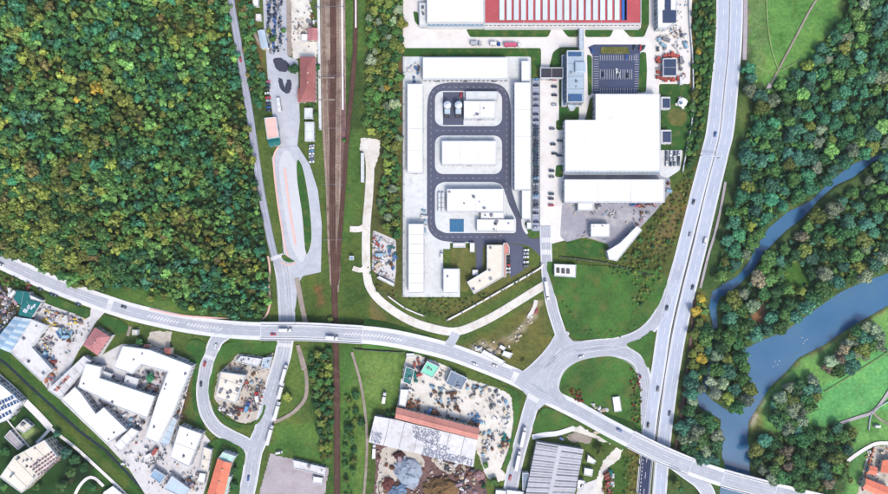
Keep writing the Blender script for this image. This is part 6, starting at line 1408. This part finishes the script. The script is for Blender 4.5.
for i, z in enumerate(Z4):
    w = ('bank clump near the right edge', 'clump in the middle of the riverside meadow', 'copse above the bottom road bridge')[i]
    wood(z, (6.8, 6.8, 9)[i], 10 + i, ['grey green', 'deep green', 'mid green', 'brown grey', 'olive', 'blue green'], ([5, 2, 3, 2, 1, 2], [6, 3, 3, 1, 1, 1], [1.2, 6, 4, 1.2, 1.5, 3])[i], '{} tree in the ' + w, w, (4.2, 6.6), tname='bank_tree')
def fill(poly, n_dist, seed, cols_, label, holes=(), rr=(1.6, 3.0), name='undergrowth', cat='bushes'):
    pts = poisson(poly, n_dist, seed, holes=holes)
    if pts: mass(name, label, cat, pts, [r.uniform(*rr) for _ in pts], [jcol(LEAFC[r.choice(cols_)], r) for _ in pts], r, 6, nleaf=70)
fill(Z1, 4.0, 41, ['deep green', 'teal green', 'mid green', 'teal green', 'deep green', 'lime green'], 'green undergrowth filling the wood between highway and river')
fill(Z2, 4.4, 42, ['deep green', 'mid green', 'olive', 'blue green'], 'green undergrowth on the land between the channels', H2)
fill(Z3, 4.4, 43, ['deep green', 'yellow green', 'olive'], 'undergrowth beside the lower highway')
fill(Z4[2], 4.4, 44, ['deep green', 'olive', 'mid green'], 'undergrowth in the copse above the bottom bridge')
# railway strip and others
MS = [(366, -20), (402, -20), (402, 45), (400, 60), (400, 130), (398, 238), (388, 232), (380, 212), (380, 190), (386, 165), (383, 138), (366, 128), (370, 60)]
wood(MS, 8.0, 5, ['olive', 'grey green', 'deep green', 'mid green', 'yellow green'], [4, 3, 3, 4, 1], '{} tree in the strip between railway and white compound', 'trees between railway and compound', (2.8, 4.8))
fill(MS, 4.2, 45, ['olive', 'mid green', 'deep green'], 'bushes filling the strip between railway and compound')
tree(387, 87, MED, 3.4, 'golden', 'golden yellow tree in the strip beside the compound', None, r, base_r=3.2)
LS = [(240, 0), (251, -10), (254, 25), (257, 55), (263, 78), (262, 112), (253, 100), (246, 60)]
wood(LS, 7, 6, ['deep green', 'mid green', 'teal green'], [4, 3, 2], '{} tree between the forest road and junk lot', 'trees beside forest road', (2.4, 3.8), meshes=BIG)
fill(LS, 3.6, 46, ['deep green', 'mid green', 'russet'], 'bushes between the forest road and the junk lot')
RS = [(310, 352), (330, 348), (332, 400), (331, 458), (323, 462), (318, 420), (312, 388)]
wood(RS, 6.5, 7, ['olive', 'deep green', 'mid green', 'yellow green'], [2, 4, 4, 1], '{} tree left of the single track', 'trees left of the track', (2.2, 3.6)); fill(RS, 3.8, 47, ['mid green', 'olive', 'russet', 'deep green'], 'bushes left of the single track', rr=(1.2, 2.2))
RR = [(346, 392), (356, 388), (356, 430), (352, 500), (344, 500), (345, 430)]
wood(RR, 8.5, 8, ['deep green', 'mid green', 'olive'], [4, 3, 2], '{} tree right of the single track', 'trees right of the track', (1.4, 3.8)); fill(RR, 5.5, 48, ['mid green', 'olive', 'deep green'], 'bushes right of the single track', rr=(1.0, 1.8))
HB = [(694, -20), (714, -20), (713, 50), (706, 110), (698, 148), (686, 170), (691, 120), (695, 70)]
wood(HB, 6.0, 9, ['deep green', 'mid green', 'olive', 'crimson', 'golden'], [7, 6, 2, .25, .15], '{} bushy tree in the band beside upper highway', 'trees beside upper highway', (1.8, 3.2)); fill(HB, 3.6, 49, ['deep green', 'deep green', 'mid green', 'olive'], 'dark hedge along the upper highway', rr=(1.0, 2.0), name='hedge', cat='hedge')
SB = [(640, 240), (668, 200), (684, 176), (694, 172), (686, 205), (672, 250), (656, 290), (640, 308), (630, 318), (634, 290), (630, 262)]
fill(SB, 4.2, 50, ['olive', 'mid green', 'olive'], 'olive scrub between the grey yard and highway', rr=(.8, 1.8), name='scrub')
wood(SB, 13, 12, ['olive', 'deep green', 'mid green'], [3, 2, 3], '{} small tree in the scrub beside the highway', 'trees in highway scrub', (1.6, 2.6))
fill([(606, 262), (640, 250), (650, 262), (640, 280), (612, 276)], 4.0, 51, ['deep green', 'mid green', 'olive'], 'dark scrub behind the slanted white shed', rr=(.8, 1.8), name='scrub')
fill([(420, 316), (450, 300), (500, 290), (536, 268), (536, 272), (500, 292), (448, 318)], 4.0, 52, ['olive', 'mid green'], 'scrub along the diagonal retaining wall', rr=(.7, 1.4), name='scrub')
fill([(404, 298), (450, 298), (446, 316), (420, 312)], 4.5, 53, ['olive', 'mid green'], 'scrub below the compound corner', rr=(.7, 1.5), name='scrub')
fill([(562, 300), (580, 334), (620, 338), (646, 318), (636, 326), (600, 332), (580, 326)], 4.5, 54, ['olive', 'mid green'], 'scrub along the edge of the gate field', rr=(.6, 1.2), name='scrub')
fill([(630, 368), (640, 375), (641, 425), (632, 420)], 3.2, 55, ['crimson', 'russet', 'olive'], 'reddish bushes on the right of the green loop', rr=(.8, 1.7))
fill([(570, 388), (580, 390), (584, 400), (574, 402)], 2.8, 56, ['crimson', 'crimson', 'russet'], 'crimson bushes on the left of the green loop', rr=(.9, 1.7))
fill([(624, 456), (640, 452), (636, 494), (624, 494)], 4.0, 57, ['olive', 'yellow green', 'mid green'], 'scrub below the overpass beside the highway', rr=(.8, 1.8), name='scrub')
fill([(-4, 268), (34, 286), (26, 290), (-4, 284)], 3.6, 58, ['deep green', 'mid green', 'russet'], 'garden bushes at the left edge below the main road', rr=(.8, 1.8))
fill([(366, 262), (374, 290), (398, 298), (398, 292), (378, 286)], 4, 59, ['olive', 'russet', 'mid green'], 'scrub beside the curving gravel road', rr=(.6, 1.4), name='scrub')
for u, v, rad, c, lab in ((150, 378, 4.2, 'teal green', 'round dark green tree in the factory courtyard'), (139, 342, 3.6, 'deep green', 'dark shrub above the courtyard hall'), (293.5, 69, 4.4, 'deep green', 'dark round tree at the left of the station'), (317, 66, 2.6, 'deep green', 'dark bush at the right of the station'), (309, 103, 2.2, 'deep green', 'left clipped bush below the station'), (313, 103.5, 2.0, 'deep green', 'right clipped bush below the station'), (315, 113, 2.4, 'mid green', 'bush right of the hedged station shed'),
                          (66, 452, 4.5, 'blue green', 'blue green garden tree right of the apartment block'), (74, 460, 4.2, 'deep green', 'dark garden tree near the footpath bend'), (70, 472, 4.6, 'mid green', 'green garden tree below the apartment block end'), (84, 468, 4.4, 'deep green', 'dark tree on the garden slope by footpath'), (92, 488, 4, 'deep green', 'dark tree enclosed by the curved path'), (62, 486, 4, 'mid green', 'garden tree at the bottom left edge'), (57, 434, 3.4, 'blue green', 'small blue green tree at path corner'),
                          (4, 452, 4.2, 'deep green', 'dark tree behind the apartment block'), (12, 418, 2.6, 'mid green', 'small tree beside the blue rooflight block'), (3, 488, 3.6, 'mid green', 'tree at bottom left frame corner'), (36, 488, 3.0, 'mid green', 'small tree below the apartment block'), (600, 451, 4.4, 'olive', 'olive tree on the lawn beside the pale track'), (233, 470, 3.2, 'deep green', 'dark tree right of the orange roof, upper'), (234, 486, 3.4, 'deep green', 'dark tree right of the orange roof, lower'), (287, 397, 4, 'yellow green', 'lone yellow green tree beside the parked trailers'),
                          (361, 423, 3.2, 'deep green', 'dark round bush beside the dirt path'), (388, 416, 2.6, 'deep green', 'left dark bush above the speckled hall'), (394, 414, 2.4, 'deep green', 'right dark bush above the speckled hall'), (494, 482, 3.6, 'mid green', 'green tree at the bottom of the works'), (484, 487, 3.0, 'deep green', 'dark tree at the bottom of the works'), (486, 466, 3.0, 'mid green', 'bush at the corner of the speckled hall'),
                          (524, 362, 2.0, 'olive', 'small olive bush at the tip of the road triangle'), (344, 140, 2.2, 'mid green', 'small bush between the railway tracks'), (330, 320, 2.4, 'olive', 'bush beside the viaduct and track'), (268, 30, 2.4, 'olive', 'olive bush between the sheds and junk lot'), (272, 38, 3.0, 'mid green', 'green bush beside the slim blue shed'), (283, 30, 2.6, 'mid green', 'green bush in the junk lot'), (700, 478, 3.4, 'olive', 'olive tree beside the off ramp'), (676, 484, 3.6, 'olive', 'olive tree below the overpass end'), (682, 490, 3, 'deep green', 'dark tree below the overpass end')):
    tree(u, v, BIG if rad > 3 else MED, rad, c, lab, None, r, base_r=5 if rad > 3 else 3.2)

# thin daylight haze over the valley
bb = MB(); bb.box(0, 0, -4.2, 9400, 9400, 484.2); hz = bb.build('haze', [])
hm = bpy.data.materials.new('haze'); hm.use_nodes = True; t = hm.node_tree; t.nodes.remove(t.nodes['Principled BSDF'])
pv = N(t, 'ShaderNodeVolumePrincipled'); pv.inputs['Color'].default_value = (0.92, 0.96, 1.0, 1); pv.inputs['Density'].default_value = 0.00003; pv.inputs['Anisotropy'].default_value = 0.2
t.links.new(pv.outputs[0], t.nodes['Material Output'].inputs['Volume']); hz.data.materials.append(hm); tag(hz, 'thin pale daylight haze over the valley', 'haze', None, 'stuff')
